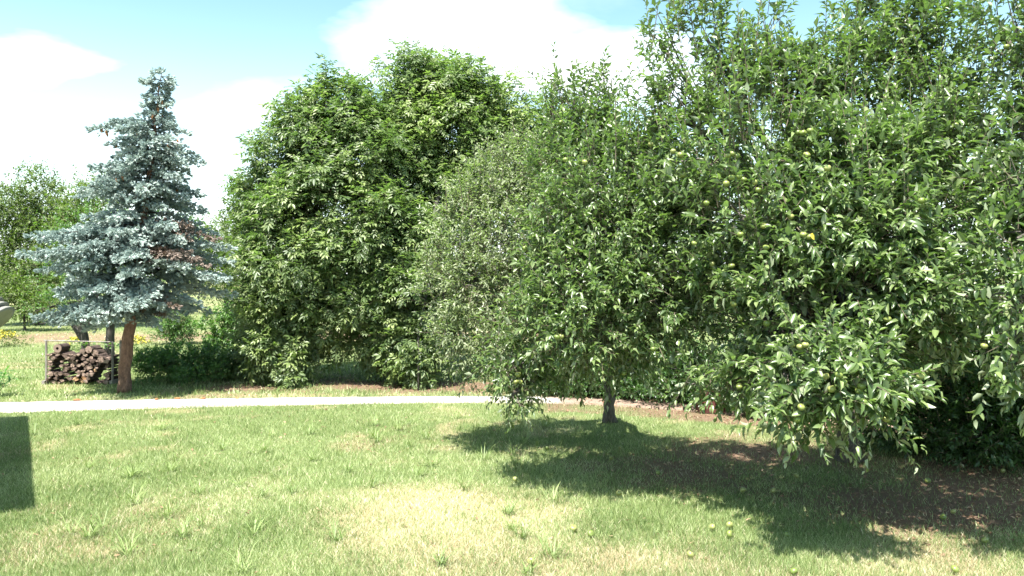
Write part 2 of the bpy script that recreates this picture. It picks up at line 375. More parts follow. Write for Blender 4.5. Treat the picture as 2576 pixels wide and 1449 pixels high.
rng = np.random.default_rng(11)
n = len(PF); tn = nrm(np.gradient(PF[:, :2], axis=0)); nl = np.stack([-tn[:, 1], tn[:, 0]], -1)
rows = []
for off, z in ((-1.0, -.10), (-1.0, .012), (-.55, .022), (0, .026), (.55, .022), (1.0, .012), (1.0, -.10)):
    jit = (.02 * rng.standard_normal(n)) if abs(off) == 1 else 0
    rows.append(np.stack([PF[:, 0] + nl[:, 0] * (PF[:, 2] * off + jit), PF[:, 1] + nl[:, 1] * (PF[:, 2] * off + jit), np.full(n, z)], -1))
pv = np.stack(rows, 1); K = pv.shape[1]
ii, jj = np.meshgrid(np.arange(n - 1), np.arange(K - 1), indexing='ij'); a0 = (ii * K + jj).ravel()
lit = np.clip(sstep(.2, 1.1, pv[..., 0] + .5 * (fbm(pv[..., 0] * 3, pv[..., 1] * 5) - .5)) * 1.0 + .25 * (fbm(pv[..., 0] * 2, pv[..., 1] * 3) > .62), 0, 1)
po = link('path', mesh('path', pv, None, [M['path']], {'litter': lit}, smooth=True, quads=np.stack([a0, a0 + K, a0 + K + 1, a0 + 1], -1)))
tag(po, kind='structure')

# ------------------------------------------------------------------ foliage machinery
def leaf_tpl(w=.25, fold=.35, curl=.25, tip=.1, hi=True):
    """a leaf blade along +x, width along y, face to +z; folded on its midrib and curled"""
    if hi:
        t = np.array([0, .30, .70, 1.0]); ws = np.array([0, w, w * .78, 0]); z = -curl * t ** 2
        v = [(0, 0, 0)]
        for i in (1, 2): v += [(t[i], 0, z[i] - 0), (t[i], ws[i], z[i] + ws[i] * fold), (t[i], -ws[i], z[i] + ws[i] * fold)]
        v += [(1, 0, z[3] - tip * .5)]
        f = [(0, 1, 2), (0, 3, 1), (1, 4, 5), (1, 5, 2), (3, 6, 4), (3, 4, 1), (4, 7, 5), (6, 7, 4)]
    else:
        v = [(0, 0, 0), (.45, w, w * fold - curl * .2), (1, 0, -curl), (.45, -w, w * fold - curl * .2)]
        f = [(0, 2, 1), (0, 3, 2)]
    return np.array(v, float), np.array(f, int), np.zeros(len(v))
def leaf_mid(w, fold, curl):
    v = [(0, 0, 0), (.5, 0, -.06 - curl * .15), (.45, w, w * fold - curl * .15), (1, 0, -curl), (.45, -w, w * fold - curl * .15)]
    return np.array(v, float), np.array([(0, 1, 2), (0, 4, 1), (1, 3, 2), (4, 3, 1)]), np.zeros(5)
def compound_tpl(rg, pairs=3, ll=.40, w=.19):
    """walnut leaf: a rachis with pairs of leaflets and one at the end"""
    V_, F_, A_ = [(0, .006, 0), (0, -.006, 0), (.75, 0, -.14)], [(0, 1, 2)], [0., 0., 0.]
    k = [(.22 + .50 * i / max(1, pairs - 1), s) for i in range(pairs) for s in (-1, 1)] + [(.74, 0)]
    for x, s in k:
        z = -.25 * x * x; L_ = ll * (rg.uniform(.8, 1.1)) * (1.15 if s == 0 else 1)
        d = nrm(np.array([.55, s * .8, -.15 - .25 * rg.random()])) if s else nrm(np.array([1, .1 * rg.standard_normal(), -.35]))
        nn = nrm(np.array([.15, .2 * rg.standard_normal(), 1.0])); sd = nrm(np.cross(nn, d)); nn = np.cross(d, sd)
        b = np.array([x, 0, z]); i0 = len(V_)
        V_ += [tuple(b), tuple(b + L_ * (.5 * d + w * sd + .06 * nn)), tuple(b + L_ * (d - .12 * nn)), tuple(b + L_ * (.5 * d - w * sd + .06 * nn))]
        F_ += [(i0, i0 + 2, i0 + 1), (i0, i0 + 3, i0 + 2)]; A_ += [rg.uniform(-.12, .12)] * 4
    return np.array(V_, float), np.array(F_, int), np.array(A_)
TR = np.random.default_rng(3)
TPL = {
    'apple': [leaf_tpl(w_, f_, c_) for w_, f_, c_ in ((.23, .45, .25), (.20, .75, .45), (.25, .6, .10), (.17, 1.0, .55), (.21, .55, .70), (.22, .9, -.15))],
    'mid': [leaf_mid(w_, f_, c_) for w_, f_, c_ in ((.24, .40, .25), (.21, .75, .45), (.26, .6, .10), (.18, 1.0, .6))],
    'small': [leaf_tpl(.24, f_, c_, hi=False) for f_, c_ in ((.4, .2), (.6, .45), (.2, .1))],
    'walnut': [compound_tpl(TR, 3) for _ in range(6)] + [compound_tpl(TR, 2, .46, .2) for _ in range(2)],
}
def frame(d, up):
    d = nrm(d); s = nrm(np.cross(up, d)); nn = np.cross(d, s); return d, s, nn
def scatter(tpls, P, d, up, L, tint, rg, mb=None):
    """puts one leaf of a random template at each P; returns verts, tris, tints"""
    d, s, nn = frame(d, up); which = rg.integers(0, len(tpls), len(P)); mb = mb or MB()
    for k, (tv, tf, ta) in enumerate(tpls):
        m = which == k
        if not m.any(): continue
        v = P[m][:, None] + L[m][:, None, None] * (tv[None, :, 0:1] * d[m][:, None] + tv[None, :, 1:2] * s[m][:, None] + tv[None, :, 2:3] * nn[m][:, None])
        c = m.sum(); f = tf[None] + (np.arange(c) * len(tv))[:, None, None]
        mb.add(v, f, np.clip(tint[m][:, None] + ta[None], 0, 1).ravel())
    return mb
def lobe(vx, vy, D, rx, rz, ry=None, up=0.5, n=1.0):
    rxm, rzm = R(rx, D), R(rz, D); return dict(c=V(vx, vy, D), r=np.array([rxm, ry or .85 * rxm, rzm]), up=up, n=n)
def shoots(rg, lobes, dens, shell=.62, minz=.12, gap=0):
    B, U, I = [], [], []
    for k, l in enumerate(lobes):
        a, b, c = l['r']; area = 4 * np.pi * (((a * b) ** 1.6 + (a * c) ** 1.6 + (b * c) ** 1.6) / 3) ** (1 / 1.6)
        m = max(6, int(area * dens * l['n'])); q = nrm(rg.standard_normal((m, 3)))
        rad = shell + (1 - shell) * rg.random((m, 1)) ** .7 + .09 * rg.standard_normal((m, 1))
        lump = 1 + .26 * np.sin(q[:, :1] * 5.1 + k) * np.sin(q[:, 2:] * 4.3 + 2 * k)
        B.append(l['c'] + q * l['r'] * rad * lump)
        U.append(nrm(nrm(q / l['r']) * .75 + UP * l['up'] + .38 * rg.standard_normal((m, 3)))); I.append(np.full(m, k))
    B, U, I = np.concatenate(B), np.concatenate(U), np.concatenate(I); ok = B[:, 2] > minz
    if gap: ok &= (vnoise(B[:, 0] * 2.3 + 50 + .9 * B[:, 1], B[:, 2] * 2.3 + 50 + .5 * B[:, 1]) > gap) | (rg.random(len(B)) < .25)
    return B[ok], U[ok], I[ok]
def leaves_on(rg, B, U, Ls, J, L0, alpha=50, droop=.25, upn=1.0, jitter=.35):
    m = len(B); ref = np.where(np.abs(U[:, 2:3]) > .9, np.array([[1., 0, 0]]), UP[None]); a = nrm(np.cross(U, ref)); b = np.cross(U, a); ph = rg.random(m) * 6.28
    P, Dd, Nn, LL, T = [], [], [], [], []
    sh = rg.random(m)
    for j in range(J):
        t = (j + .6 * rg.random(m) + .2) / J; th = ph + 2.4 * j
        r = np.cos(th)[:, None] * a + np.sin(th)[:, None] * b; al = np.radians(alpha * (1 - .45 * t))[:, None]
        d = nrm(U * np.cos(al) + r * np.sin(al) - UP * droop * rg.random((m, 1)) + .2 * rg.standard_normal((m, 3)))
        nn = UP * upn + U * .45 + jitter * rg.standard_normal((m, 3))
        P.append(B + U * (Ls * t)[:, None] - UP * (droop * .25 * Ls * t ** 2)[:, None] + .004 * r); Dd.append(d); Nn.append(nn)
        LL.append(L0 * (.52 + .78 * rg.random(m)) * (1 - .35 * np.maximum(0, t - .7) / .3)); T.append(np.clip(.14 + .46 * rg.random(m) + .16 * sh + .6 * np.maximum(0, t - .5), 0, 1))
    return np.concatenate(P), np.concatenate(Dd), np.concatenate(Nn), np.concatenate(LL), np.concatenate(T)
def twigs(mb, B, U, Ls, r, droop=.25):
    """a thin three-sided twig for every shoot"""
    m = len(B); ref = np.where(np.abs(U[:, 2:3]) > .9, np.array([[1., 0, 0]]), UP[None]); a = nrm(np.cross(U, ref)); b = np.cross(U, a)
    rings = []
    for t, s in ((-.25, 1.2), (.45, .85), (1.0, .55)):
        c = B + U * (Ls * t)[:, None] - UP * (droop * .25 * Ls * max(t, 0) ** 2)[:, None]
        for k in range(3): rings.append(c + r * s * (math.cos(k * 2.094) * a + math.sin(k * 2.094) * b))
    v = np.stack(rings, 1); f = []
    for i in (0, 3):
        for k in range(3):
            p, q = i + k, i + (k + 1) % 3; f += [(p, q, q + 3), (p, q + 3, p + 3)]
    mb.add(v, np.array(f)[None] + (np.arange(m) * 9)[:, None, None])
def limbs(rg, mb, trunk_pts, trunk_r, lobes, base_f=.45, r0=.05, subs=5, I=None, B=None):
    """a limb from the trunk into every lobe and branchlets on to its shoots"""
    tp = np.asarray(trunk_pts)
    for k, l in enumerate(lobes):
        f = np.clip(base_f + (1 - base_f) * rg.random(), 0, .98) * (len(tp) - 1); i = int(f); p0 = tp[i] + (tp[min(i + 1, len(tp) - 1)] - tp[i]) * (f - i)
        c = l['c']; d = np.linalg.norm(c - p0); mid = .5 * (p0 + c) + UP * (.18 * d if c[2] > p0[2] else .25 * d) + .08 * d * rg.standard_normal(3)
        if c[2] > p0[2] + .6 * d: mid = .5 * (p0 + c) + .1 * d * rg.standard_normal(3)
        pts = bez(p0, mid, c, 8); pts[1:-1] += .02 * d * rg.standard_normal((6, 3)) * .6
        mb.add(*tube(pts, np.linspace(r0, r0 * .3, 8), 6))
        if B is not None:
            ids = np.where(I == k)[0]; ids = rg.choice(ids, min(subs, len(ids)), replace=False)
            for q in ids:
                s = pts[int(rg.integers(4, 8))]; e = B[q]; mm = .5 * (s + e) + .06 * rg.standard_normal(3)
                mb.add(*tube(bez(s, mm, e, 4), np.linspace(r0 * .32, .004, 4), 4, cap=False))
def screen(P): return 512 + P[:, 0] / P[:, 1] * FPX, HOR - (P[:, 2] - CAM_H) / P[:, 1] * FPX
def front_ids(P, L, count, cell=5.0):
    """leaves nearest to the eye in their patch of the picture, largest first"""
    x, y = screen(P); ok = (x > 4) & (x < 1020) & (y > 4) & (y < 572)
    cx, cyy = (x / cell).astype(int), (y / cell).astype(int); key = np.clip(cx, 0, 999) * 1000 + np.clip(cyy, 0, 999)
    order = np.lexsort((P[:, 1], key)); ks = key[order]; first = order[np.concatenate([[True], ks[1:] != ks[:-1]])]
    first = first[ok[first]]; size = L[first] / P[first, 1]; return first[np.argsort(-size)[:count]]
_leafmesh = {}
def leaf_parts(root, base, kind, mat, ids, P, d, up, L, rg):
    """single leaves as parts of their tree, sharing meshes"""
    dd, s, nn = frame(d, up)
    for q in ids:
        k = int(rg.integers(0, len(TPL[kind]))); tb = int(rg.integers(0, 4)); key = (kind, mat, k, tb)
        if key not in _leafmesh:
            tv, tf, ta = TPL[kind][k]; _leafmesh[key] = mesh('leaf', tv, tf, [M[mat]], {'tint': np.clip(ta + (.25, .42, .58, .78)[tb], 0, 1)}, smooth=True)
        o = bpy.data.objects.new('leaf', _leafmesh[key]); COL.objects.link(o); o.parent = root
        mt = Matrix(((dd[q, 0], s[q, 0], nn[q, 0]), (dd[q, 1], s[q, 1], nn[q, 1]), (dd[q, 2], s[q, 2], nn[q, 2])))
        o.matrix_basis = Matrix.Translation(Vector(P[q] - base)) @ (mt * float(L[q])).to_4x4()

def trunk_path(base, top, rg, n=9, wob=.05):
    t = np.linspace(0, 1, n)[:, None]; p = base + (top - base) * t; h = np.linalg.norm(top - base)
    w_ = np.cumsum(rg.standard_normal((n, 3)) * [1, 1, 0], 0) * wob * h / n; w_ -= w_[0] * (1 - t); return p + w_ - w_[0]
def trunk_radii(r, n): t = np.linspace(0, 1, n); return r * (1 - .45 * t) + r * .55 * np.exp(-t * 14)

def broad_tree(name, label, cat, base, top, tr, lobes, mat, bark, tpl, seed, dens, J, Lsh, L0, alpha=50, droop=.25, nleaf=0, group=None, base_f=.5, r0=.05, twig_r=.0035, subs=6, shell=.62, jitter=.35, wob=.05, trunks=None, tintshift=None, root=None, twig_frac=1.0, crown='crown', gap=0, spikes=0, spike_len=(.45, .95), spike_J=16, spike_up=1.0):
    rg = np.random.default_rng(seed); base = np.asarray(base, float); graft = root is not None; root = root or empty(name, base, label, cat, group)
    B, U, I = shoots(rg, lobes, dens, shell, gap=gap)
    Ls = Lsh * (.6 + .8 * rg.random(len(B)))
    P, d, up, L, T = leaves_on(rg, B, U, Ls, J, L0, alpha, droop, jitter=jitter)
    if spikes:
        SB, SU = [], []
        for l in lobes:
            if l['up'] < .45: continue
            k = rg.poisson(spikes * l['r'][0] * l['r'][1] * 6)
            q = nrm(rg.standard_normal((k, 3)) * [1, 1, .5] + UP * 1.0); SB.append(l['c'] + q * l['r'] * rg.uniform(.75, 1.0, (k, 1))); SU.append(nrm(q * (1.25 - spike_up) + UP * spike_up + .16 * rg.standard_normal((k, 3))))
        SB, SU = np.concatenate(SB), np.concatenate(SU); SL = rg.uniform(*spike_len, len(SB))
        x = leaves_on(rg, SB, SU, SL, spike_J, L0, alpha + 6, droop * .6, jitter=jitter)
        P, d, up, L, T = (np.concatenate([a, b]) for a, b in zip((P, d, up, L, T), x))
        tw0 = MB(); twigs(tw0, SB, SU, SL, twig_r * 1.3, droop * .6); tag(tw0.build('water_shoots', [M['twig']], root, base), kind='stuff')
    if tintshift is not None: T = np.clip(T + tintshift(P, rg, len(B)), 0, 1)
    ok = P[:, 2] > .03; P, d, up, L, T = P[ok], d[ok], up[ok], L[ok], T[ok]
    ids = front_ids(P, L, nleaf) if nleaf else np.array([], int)
    keep = np.ones(len(P), bool); keep[ids] = False
    if tpl == 'apple':
        near = keep & (P[:, 1] < np.percentile(P[:, 1], 45)); rest = keep & ~near
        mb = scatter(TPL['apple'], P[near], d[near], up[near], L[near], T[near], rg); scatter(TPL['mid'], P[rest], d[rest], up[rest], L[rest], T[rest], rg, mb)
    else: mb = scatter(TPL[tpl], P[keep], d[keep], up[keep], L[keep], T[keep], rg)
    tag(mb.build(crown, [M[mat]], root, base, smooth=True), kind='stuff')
    if nleaf: leaf_parts(root, base, tpl, mat, ids, P, d, up, L, rg)
    tb = MB()
    tps = trunks or [(base, np.asarray(top, float), tr)]
    first = None
    for b_, t_, r_ in tps:
        tp = trunk_path(np.asarray(b_, float) - UP * .05, np.asarray(t_, float), rg, 22, wob); tb.add(*tube(tp, trunk_radii(r_, 22), 14, .06, rg)); first = tp if first is None else first
        if graft: continue
        link('trunk', mesh('trunk', np.concatenate(tb.v) - base, np.concatenate(tb.t), [M[bark]], smooth=True), root); tb = MB()
    lm = MB(); limbs(rg, lm, first, tr, lobes, base_f, r0, subs, I, B); lm.build('limbs', [M[bark]], root, base, smooth=True)
    tq = rg.random(len(B)) < twig_frac; tw = MB(); twigs(tw, B[tq], U[tq], Ls[tq], twig_r, droop); tag(tw.build('twigs', [M['twig']], root, base), kind='stuff')
    return root, P

# ------------------------------------------------------------------ house beyond the frame's edge, whose shade lies on the lawn
e1, e2 = np.array([-.532, .847, 0]), np.array([-.847, -.532, 0])
corner = np.array([-5.20, 6.38, 0]); hb = corner + e2 * 3.2 + e1 * 3.0
hroot = empty('house', hb, 'pale plastered house standing past the photo edge, its shade on the lawn', 'house')
RZ = math.atan2(e1[1], e1[0])
def hp(u, v, z): return corner + e1 * u + e2 * v + UP * z
mb = MB(); box(mb, hp(3.0, 3.2, 1.5), (5.2, 5.6, 3.0), RZ)
for u in (.4, 5.6):
    a_, b_, c_ = hp(u, .4, 3.0), hp(u, 6.0, 3.0), hp(u, 3.2, 4.9); o_ = e1 * (.2 if u < 1 else -.2)
    mb.add([a_, b_, c_, a_ + o_, b_ + o_, c_ + o_], [(0, 1, 2), (3, 5, 4), (0, 2, 5), (0, 5, 3), (1, 5, 2), (1, 4, 5)])
mb.build('wall', [M['plaster']], hroot, hb)
mb = MB()
for v0, z0, v1, z1 in ((0, 3.3, 3.2, 5.2), (6.4, 3.3, 3.2, 5.2)):
    q = [hp(0, v0, z0), hp(6.0, v0, z0), hp(6.0, v1, z1), hp(0, v1, z1)]; q += [p - UP * .14 for p in q]
    mb.add(q, [(0, 1, 2), (0, 2, 3), (4, 6, 5), (4, 7, 6), (0, 4, 5), (0, 5, 1), (1, 5, 6), (1, 6, 2), (3, 2, 6), (3, 6, 7), (0, 3, 7), (0, 7, 4)])
mb.build('roof', [M['rooftile']], hroot, hb)
for u in (1.4, 4.6):
    mb = MB(); box(mb, hp(u, .39, 1.6), (1.2, .1, 1.3), RZ); wv = mb.build('window', [M['frame_wood']], hroot, hb)
    for du in (-.28, .28):
        mb = MB(); box(mb, hp(u + du, .36, 1.6), (.5, .06, 1.1), RZ); mb.build('pane', [M['dark_glass']], wv)
mb = MB(); box(mb, hp(3.0, .39, 1.05), (.95, .1, 2.05), RZ); dv = mb.build('door', [M['frame_wood']], hroot, hb)
mb = MB(); box(mb, hp(3.35, .32, 1.0), (.12, .05, .03), RZ); mb.build('handle', [M['pipe']], dv)

# ribbed pipe end hanging into the picture at the frame's edge
rg = np.random.default_rng(5)
PD = 4.3
pc = V(-3, 806, PD); px0 = -3.35
post = empty('pipe_post', (px0, PD, 0), 'wooden garden post just past the left photo edge carrying the ribbed pipe', 'post')
mb = MB(); box(mb, [px0, PD, 1.45], (.09, .09, 2.95)); mb.build('upright', [M['frame_wood']], post, (px0, PD, 0))
mb = MB(); box(mb, [px0 + .2, PD, 2.82], (.55, .07, .07)); mb.build('arm', [M['frame_wood']], post, (px0, PD, 0))
pr = empty('ribbed_pipe', pc, 'grey-beige ribbed flexible pipe end hanging at the left photo edge', 'pipe')
pts = bez(np.array([px0 + .12, PD, 2.80]), np.array([px0 + .2, PD, 2.35]), pc, 23)
for i in range(22):
    mbp = MB(); seg = np.stack([pts[i], .25 * pts[i] + .75 * pts[i + 1], .05 * pts[i] + .95 * pts[i + 1], pts[i + 1]])
    r_ = .085 + .012 * i / 22
    mbp.add(*tube(seg, [r_ * .74, r_ * .98, r_ * 1.02, r_ * .74], 20)); mbp.build('segment', [M['pipe']], pr, pc, smooth=True)

# ------------------------------------------------------------------ far background
def far_tree(name, label, cat, vx, vybase, D, lobes, mat, seed, dens=24, L0=.14, tr=.14, group=None, J=7):
    base = V(vx, vybase, D); base[2] = 0; top = base + UP * max(l['c'][2] for l in lobes) * .7
    return broad_tree(name, label, cat, base, top, tr, lobes, mat, 'bark_dark', 'small', seed, dens, J, .4, L0, nleaf=0, group=group, base_f=.25, r0=tr * .45, twig_r=.006, subs=4, jitter=.6, twig_frac=.3, shell=.35)
FG = 'trees and bushes across the meadow'
far_tree('meadow_tree', 'dull olive tree left of the spruce, tallest behind the meadow', 'tree', 95, 800, 36, [lobe(95, 480, 36, 62, 62), lobe(40, 540, 36, 70, 70), lobe(120, 560, 36, 75, 75), lobe(70, 640, 36, 90, 75), lobe(20, 620, 36, 60, 90), lobe(140, 660, 35, 60, 70), lobe(60, 710, 36, 90, 50), lobe(10, 520, 36, 50, 50), lobe(150, 590, 36, 60, 70), lobe(110, 720, 35.5, 80, 45), lobe(5, 700, 35, 60, 60)], 'far', 101, group=FG)
far_tree('meadow_tree', 'yellow-green tree close behind the spruce\'s left side', 'tree', 225, 800, 34, [lobe(205, 520, 34, 60, 55), lobe(250, 500, 34, 60, 60), lobe(190, 590, 34, 70, 60), lobe(270, 590, 34, 80, 60), lobe(230, 670, 34, 100, 70)], 'farlight', 102, group=FG)
far_tree('meadow_bush', 'pale green bush at the meadow edge left of the spruce', 'bush', 62, 800, 32, [lobe(55, 755, 32, 55, 45), lobe(110, 765, 32, 50, 35), lobe(10, 730, 32, 40, 50)], 'farlight', 103, group=FG, tr=.05, dens=30)
far_tree('meadow_tree', 'yellow-green tree seen between spruce and walnut', 'tree', 570, 790, 46, [lobe(560, 600, 46, 60, 45), lobe(610, 620, 46, 60, 50), lobe(520, 640, 46, 60, 50), lobe(560, 690, 46, 100, 60)], 'farlight', 104, group=FG)
far_tree('meadow_tree', 'grey-green tree whose top leans out left of the walnut', 'tree', 640, 810, 28, [lobe(612, 505, 28, 42, 40), lobe(650, 540, 28, 50, 50), lobe(600, 560, 28, 35, 30), lobe(640, 640, 28, 60, 70)], 'far', 105, group=FG, dens=34)
far_tree('meadow_bush', 'small dark upright bush standing alone in the meadow right of the spruce trunk', 'bush', 440, 866, 26, [lobe(438, 815, 26, 42, 38), lobe(425, 840, 26, 28, 22), lobe(460, 838, 26, 26, 22)], 'shrub', 106, group=FG, tr=.035, dens=110, L0=.09)
rg = np.random.default_rng(61)
lb = []
for i in range(46):
    x = -120 + i * 6.5; lb.append(dict(c=np.array([x, 118 + 10 * rg.random(), 4.5 + 4 * rg.random()]), r=np.array([5.5, 4, 4 + 3 * rg.random()]), up=.5, n=1.0))
B, U, I = shoots(rg, lb, .55, .8); P, d, up, L, T = leaves_on(rg, B, U, np.full(len(B), 1.6), 4, .75, jitter=.8)
o = scatter(TPL['small'], P, d, up, L, T, rg).build('treeline', [M['wood_far']]); tag(o, 'dark green wooded rise far off behind the meadow', 'woodland', kind='stuff')

# ------------------------------------------------------------------ tree with two trunks behind the firewood
bx = V(243, 905, 20.6); bx[2] = 0
plum, _ = broad_tree('plum_tree', 'old twin-trunked tree behind the firewood rack, crown hidden by the spruce', 'tree', bx, V(275, 700, 20.6), .16,
    [lobe(120, 775, 20.6, 55, 28, n=.9), lobe(190, 770, 20.4, 70, 30, n=.7), lobe(200, 700, 20.6, 110, 70), lobe(320, 690, 20.6, 120, 80), lobe(250, 600, 20.6, 130, 90), lobe(400, 740, 20.6, 90, 40)], 'shrub', 'bark_dark', 'small', 120, 22, 8, .3, .075, twig_frac=.4,
    base_f=.6, r0=.07, trunks=[(V(272, 905, 20.6) * [1, 1, 0], V(284, 720, 20.6), .13), (V(221, 905, 20.6) * [1, 1, 0], V(202, 760, 20.6), .115)], wob=.06)
mb = MB(); mb.add(*tube(bez(V(210, 855, 20.6), V(196, 836, 20.6), V(166, 790, 20.6), 8), np.linspace(.09, .045, 8), 8)); mb.add(*tube(bez(V(206, 840, 20.6), V(202, 815, 20.6), V(198, 770, 20.6), 6), np.linspace(.08, .05, 6), 8))
mb.build('branch', [M['bark_dark']], plum, bx, smooth=True); mb = MB()
mb.add(*tube(bez(V(188, 815, 20.6), V(140, 806, 20.3), V(100, 814, 20.2), 8), np.linspace(.03, .012, 8), 6)); mb.build('branch', [M['bark_dark']], plum, bx, smooth=True); mb = MB(); mb.add(*tube(bez(V(282, 800, 20.6), V(296, 770, 20.6), V(312, 740, 20.6), 6), np.linspace(.07, .04, 6), 8))
mb.build('branch', [M['bark_dark']], plum, bx, smooth=True)

# ------------------------------------------------------------------ blue spruce
SD = 15.4
sb = G(312, 985); sb[1] = SD; sb[0] = V(312, 985, SD)[0]; sb[2] = 0
spr = empty('blue_spruce', sb, 'tall blue-grey spruce with bare reddish trunk beside the firewood', 'tree')
rg = np.random.default_rng(21)
ty = np.array([985, 930, 880, 830, 760, 640, 500, 380, 280, 215, 182]); tx = np.array([311, 313, 317, 325, 333, 350, 368, 383, 394, 401, 405])
tpts = np.array([V(x, y, SD) for x, y in zip(tx, ty)]); tpts[0, 2] = -.05
yy = np.linspace(985, 182, 60); fine = np.array([V(np.interp(-y, -ty, tx), y, SD) for y in yy]); fine[0, 2] = -.05
frad = .92 * np.interp(-yy, [-985, -950, -880, -760, -500, -300, -182], [.145, .122, .122, .098, .062, .028, .006])
fine[:, 0] += .012 * np.sin(np.arange(60) * 1.1); tv, tt = tube(fine, frad, 22, .085, rg)
link('trunk', mesh('trunk', tv - sb, tt, [M['bark_spruce']], smooth=True), spr)
py_ = np.array([190, 215, 260, 300, 322, 350, 420, 470, 520, 570, 630, 700, 750, 785, 825])
pL = np.array([34, 38, 40, 52, 148, 118, 138, 170, 165, 240, 265, 232, 255, 205, 65])
pR = np.array([34, 36, 46, 44, 56, 108, 125, 118, 185, 172, 232, 238, 236, 130, 50])
def spruce_axis(vy): return V(np.interp(-vy, -ty, tx), vy, SD)
Pn, Dn, Ln, Tn, dead = [], [], [], [], []
brm = MB(); cone_pts = []
tiers = [(190, 5), (214, 4), (240, 5), (266, 5), (290, 5), (312, 8), (334, 8), (356, 9), (380, 9), (404, 10), (428, 10), (452, 11), (474, 10), (504, 9), (546, 12), (568, 11), (592, 12), (616, 13), (640, 14), (664, 9), (690, 14), (716, 12), (738, 13), (756, 11), (772, 9), (788, 6)]
for vy, nb in tiers:
    nb = max(4, int(nb * .78)); a0_ = rg.random() * 6.28
    for b in range(nb):
        az = a0_ + 6.283 * (b + .5 * rg.random()) / nb; y0 = vy + rg.uniform(-14, 14)
        o0 = spruce_axis(y0); cx_ = math.cos(az)
        drop = 8 + (.12 if y0 < 690 else .22) * np.interp(y0, py_, pL) ** .9
        lr = R(np.interp(y0 + drop * .6, py_, pL if cx_ < 0 else pR), SD); lo = R(.5 * (np.interp(y0, py_, pL) + np.interp(y0, py_, pR)), SD)
        Lb = (abs(cx_) * lr + (1 - abs(cx_)) * lo * .85) * rg.uniform(.62, 1.06)
        if 485 < y0 < 550 and math.sin(az) < -.2: Lb *= .68
        out = np.array([math.cos(az), math.sin(az), 0]); side = np.array([-out[1], out[0], 0]); sag = R(drop, SD) * rg.uniform(.6, 1.4); lift = .10 * Lb if y0 < 330 else .02
        nseg = max(5, int(Lb / .055)); t = np.linspace(0, 1, nseg)
        ctr = o0 + out * (Lb * t)[:, None] + UP * (lift * np.sin(t * 3.14) - sag * t ** 1.6 + .35 * sag * np.maximum(0, t - .75) ** 1.0)[:, None] + side * (.03 * Lb * np.sin(3 * t + b))[:, None]
        isdead = (490 < y0 < 655 and cx_ > .62 and math.sin(az) < .15 and rg.random() < .36) or (490 < y0 < 545 and cx_ > .1 and math.sin(az) < 0 and rg.random() < .25) or (690 < y0 and cx_ > .7 and rg.random() < .4)
        brm.add(*tube(ctr[::2] if nseg > 8 else ctr, np.linspace(.006 + .012 * Lb, .003, len(ctr[::2] if nseg > 8 else ctr)), 5, cap=False))
        bt = rg.uniform(-.2, .2)
        for k in range(1, nseg):
            tk = t[k]
            if tk < .16 and Lb > .5: continue
            if isdead and rg.random() < .35: continue
            for sgn in (-1, 1):
                wl_ = (.07 + .33 * Lb ** .6 * (1 - tk) ** .75 * min(1, tk * 3)) * rg.uniform(.6, 1.2)
                dd = nrm(out * .75 + sgn * side * .75 + UP * rg.uniform(-.75, .25)); q = max(1, int(wl_ / .07))
                for s_ in range(q):
                    f = (s_ + rg.random()) / q; p = ctr[k] + dd * wl_ * f - UP * .12 * wl_ * f
                    for e in range(3):
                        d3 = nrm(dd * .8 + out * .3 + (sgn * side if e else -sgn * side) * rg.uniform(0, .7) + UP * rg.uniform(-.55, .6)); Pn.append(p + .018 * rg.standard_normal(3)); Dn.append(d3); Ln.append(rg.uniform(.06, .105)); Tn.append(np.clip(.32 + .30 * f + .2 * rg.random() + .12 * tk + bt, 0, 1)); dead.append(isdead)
        tipn = 3
        for e in range(tipn): Pn.append(ctr[-1]); Dn.append(nrm(out + .3 * rg.standard_normal(3))); Ln.append(.11); Tn.append(.7); dead.append(isdead)
        if 225 < y0 < 470 and rg.random() < .30: cone_pts.append((ctr[int(nseg * rg.uniform(.55, .95)) - 1], out))
for vy in np.linspace(205, 770, 900):
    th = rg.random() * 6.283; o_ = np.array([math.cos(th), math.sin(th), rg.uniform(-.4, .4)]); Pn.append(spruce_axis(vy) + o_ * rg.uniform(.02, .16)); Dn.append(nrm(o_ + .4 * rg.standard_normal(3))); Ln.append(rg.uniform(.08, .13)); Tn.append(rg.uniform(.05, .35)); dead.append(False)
for e in range(5): Pn.append(tpts[-1] - UP * .05); Dn.append(nrm(UP + .5 * rg.standard_normal(3))); Ln.append(.16); Tn.append(.6); dead.append(False)
Pn, Dn, Ln, Tn, dead = map(np.array, (Pn, Dn, Ln, Tn, dead))
def brush_tpl(rg, n=4):
    """a needle shoot: narrow blades of needles set round the twig"""
    V_, F_, A_ = [], [], []
    for k in range(n):
        th = 6.283 * k / n + rg.uniform(-.3, .3); r = np.array([0, math.cos(th), math.sin(th)]); i0 = len(V_); u = np.array([0, -math.sin(th), math.cos(th)])
        x0 = rg.uniform(0, .25)
        V_ += [np.array([x0, 0, 0]), np.array([x0 + .35, 0, 0]) + .26 * r + .05 * u, np.array([1.05, 0, 0]) + .16 * r, np.array([x0 + .55, 0, 0]) + .03 * r - .05 * u]
        F_ += [(i0, i0 + 1, i0 + 2), (i0, i0 + 2, i0 + 3)]; A_ += [rg.uniform(-.12, .12)] * 4
    return np.array(V_), np.array(F_), np.array(A_)
BT = [brush_tpl(rg) for _ in range(5)]
rup = UP + .6 * rg.standard_normal((len(Pn), 3))
tag(scatter(BT, Pn[~dead], Dn[~dead], rup[~dead], Ln[~dead], Tn[~dead], rg).build('crown', [M['needle']], spr, sb), kind='stuff')
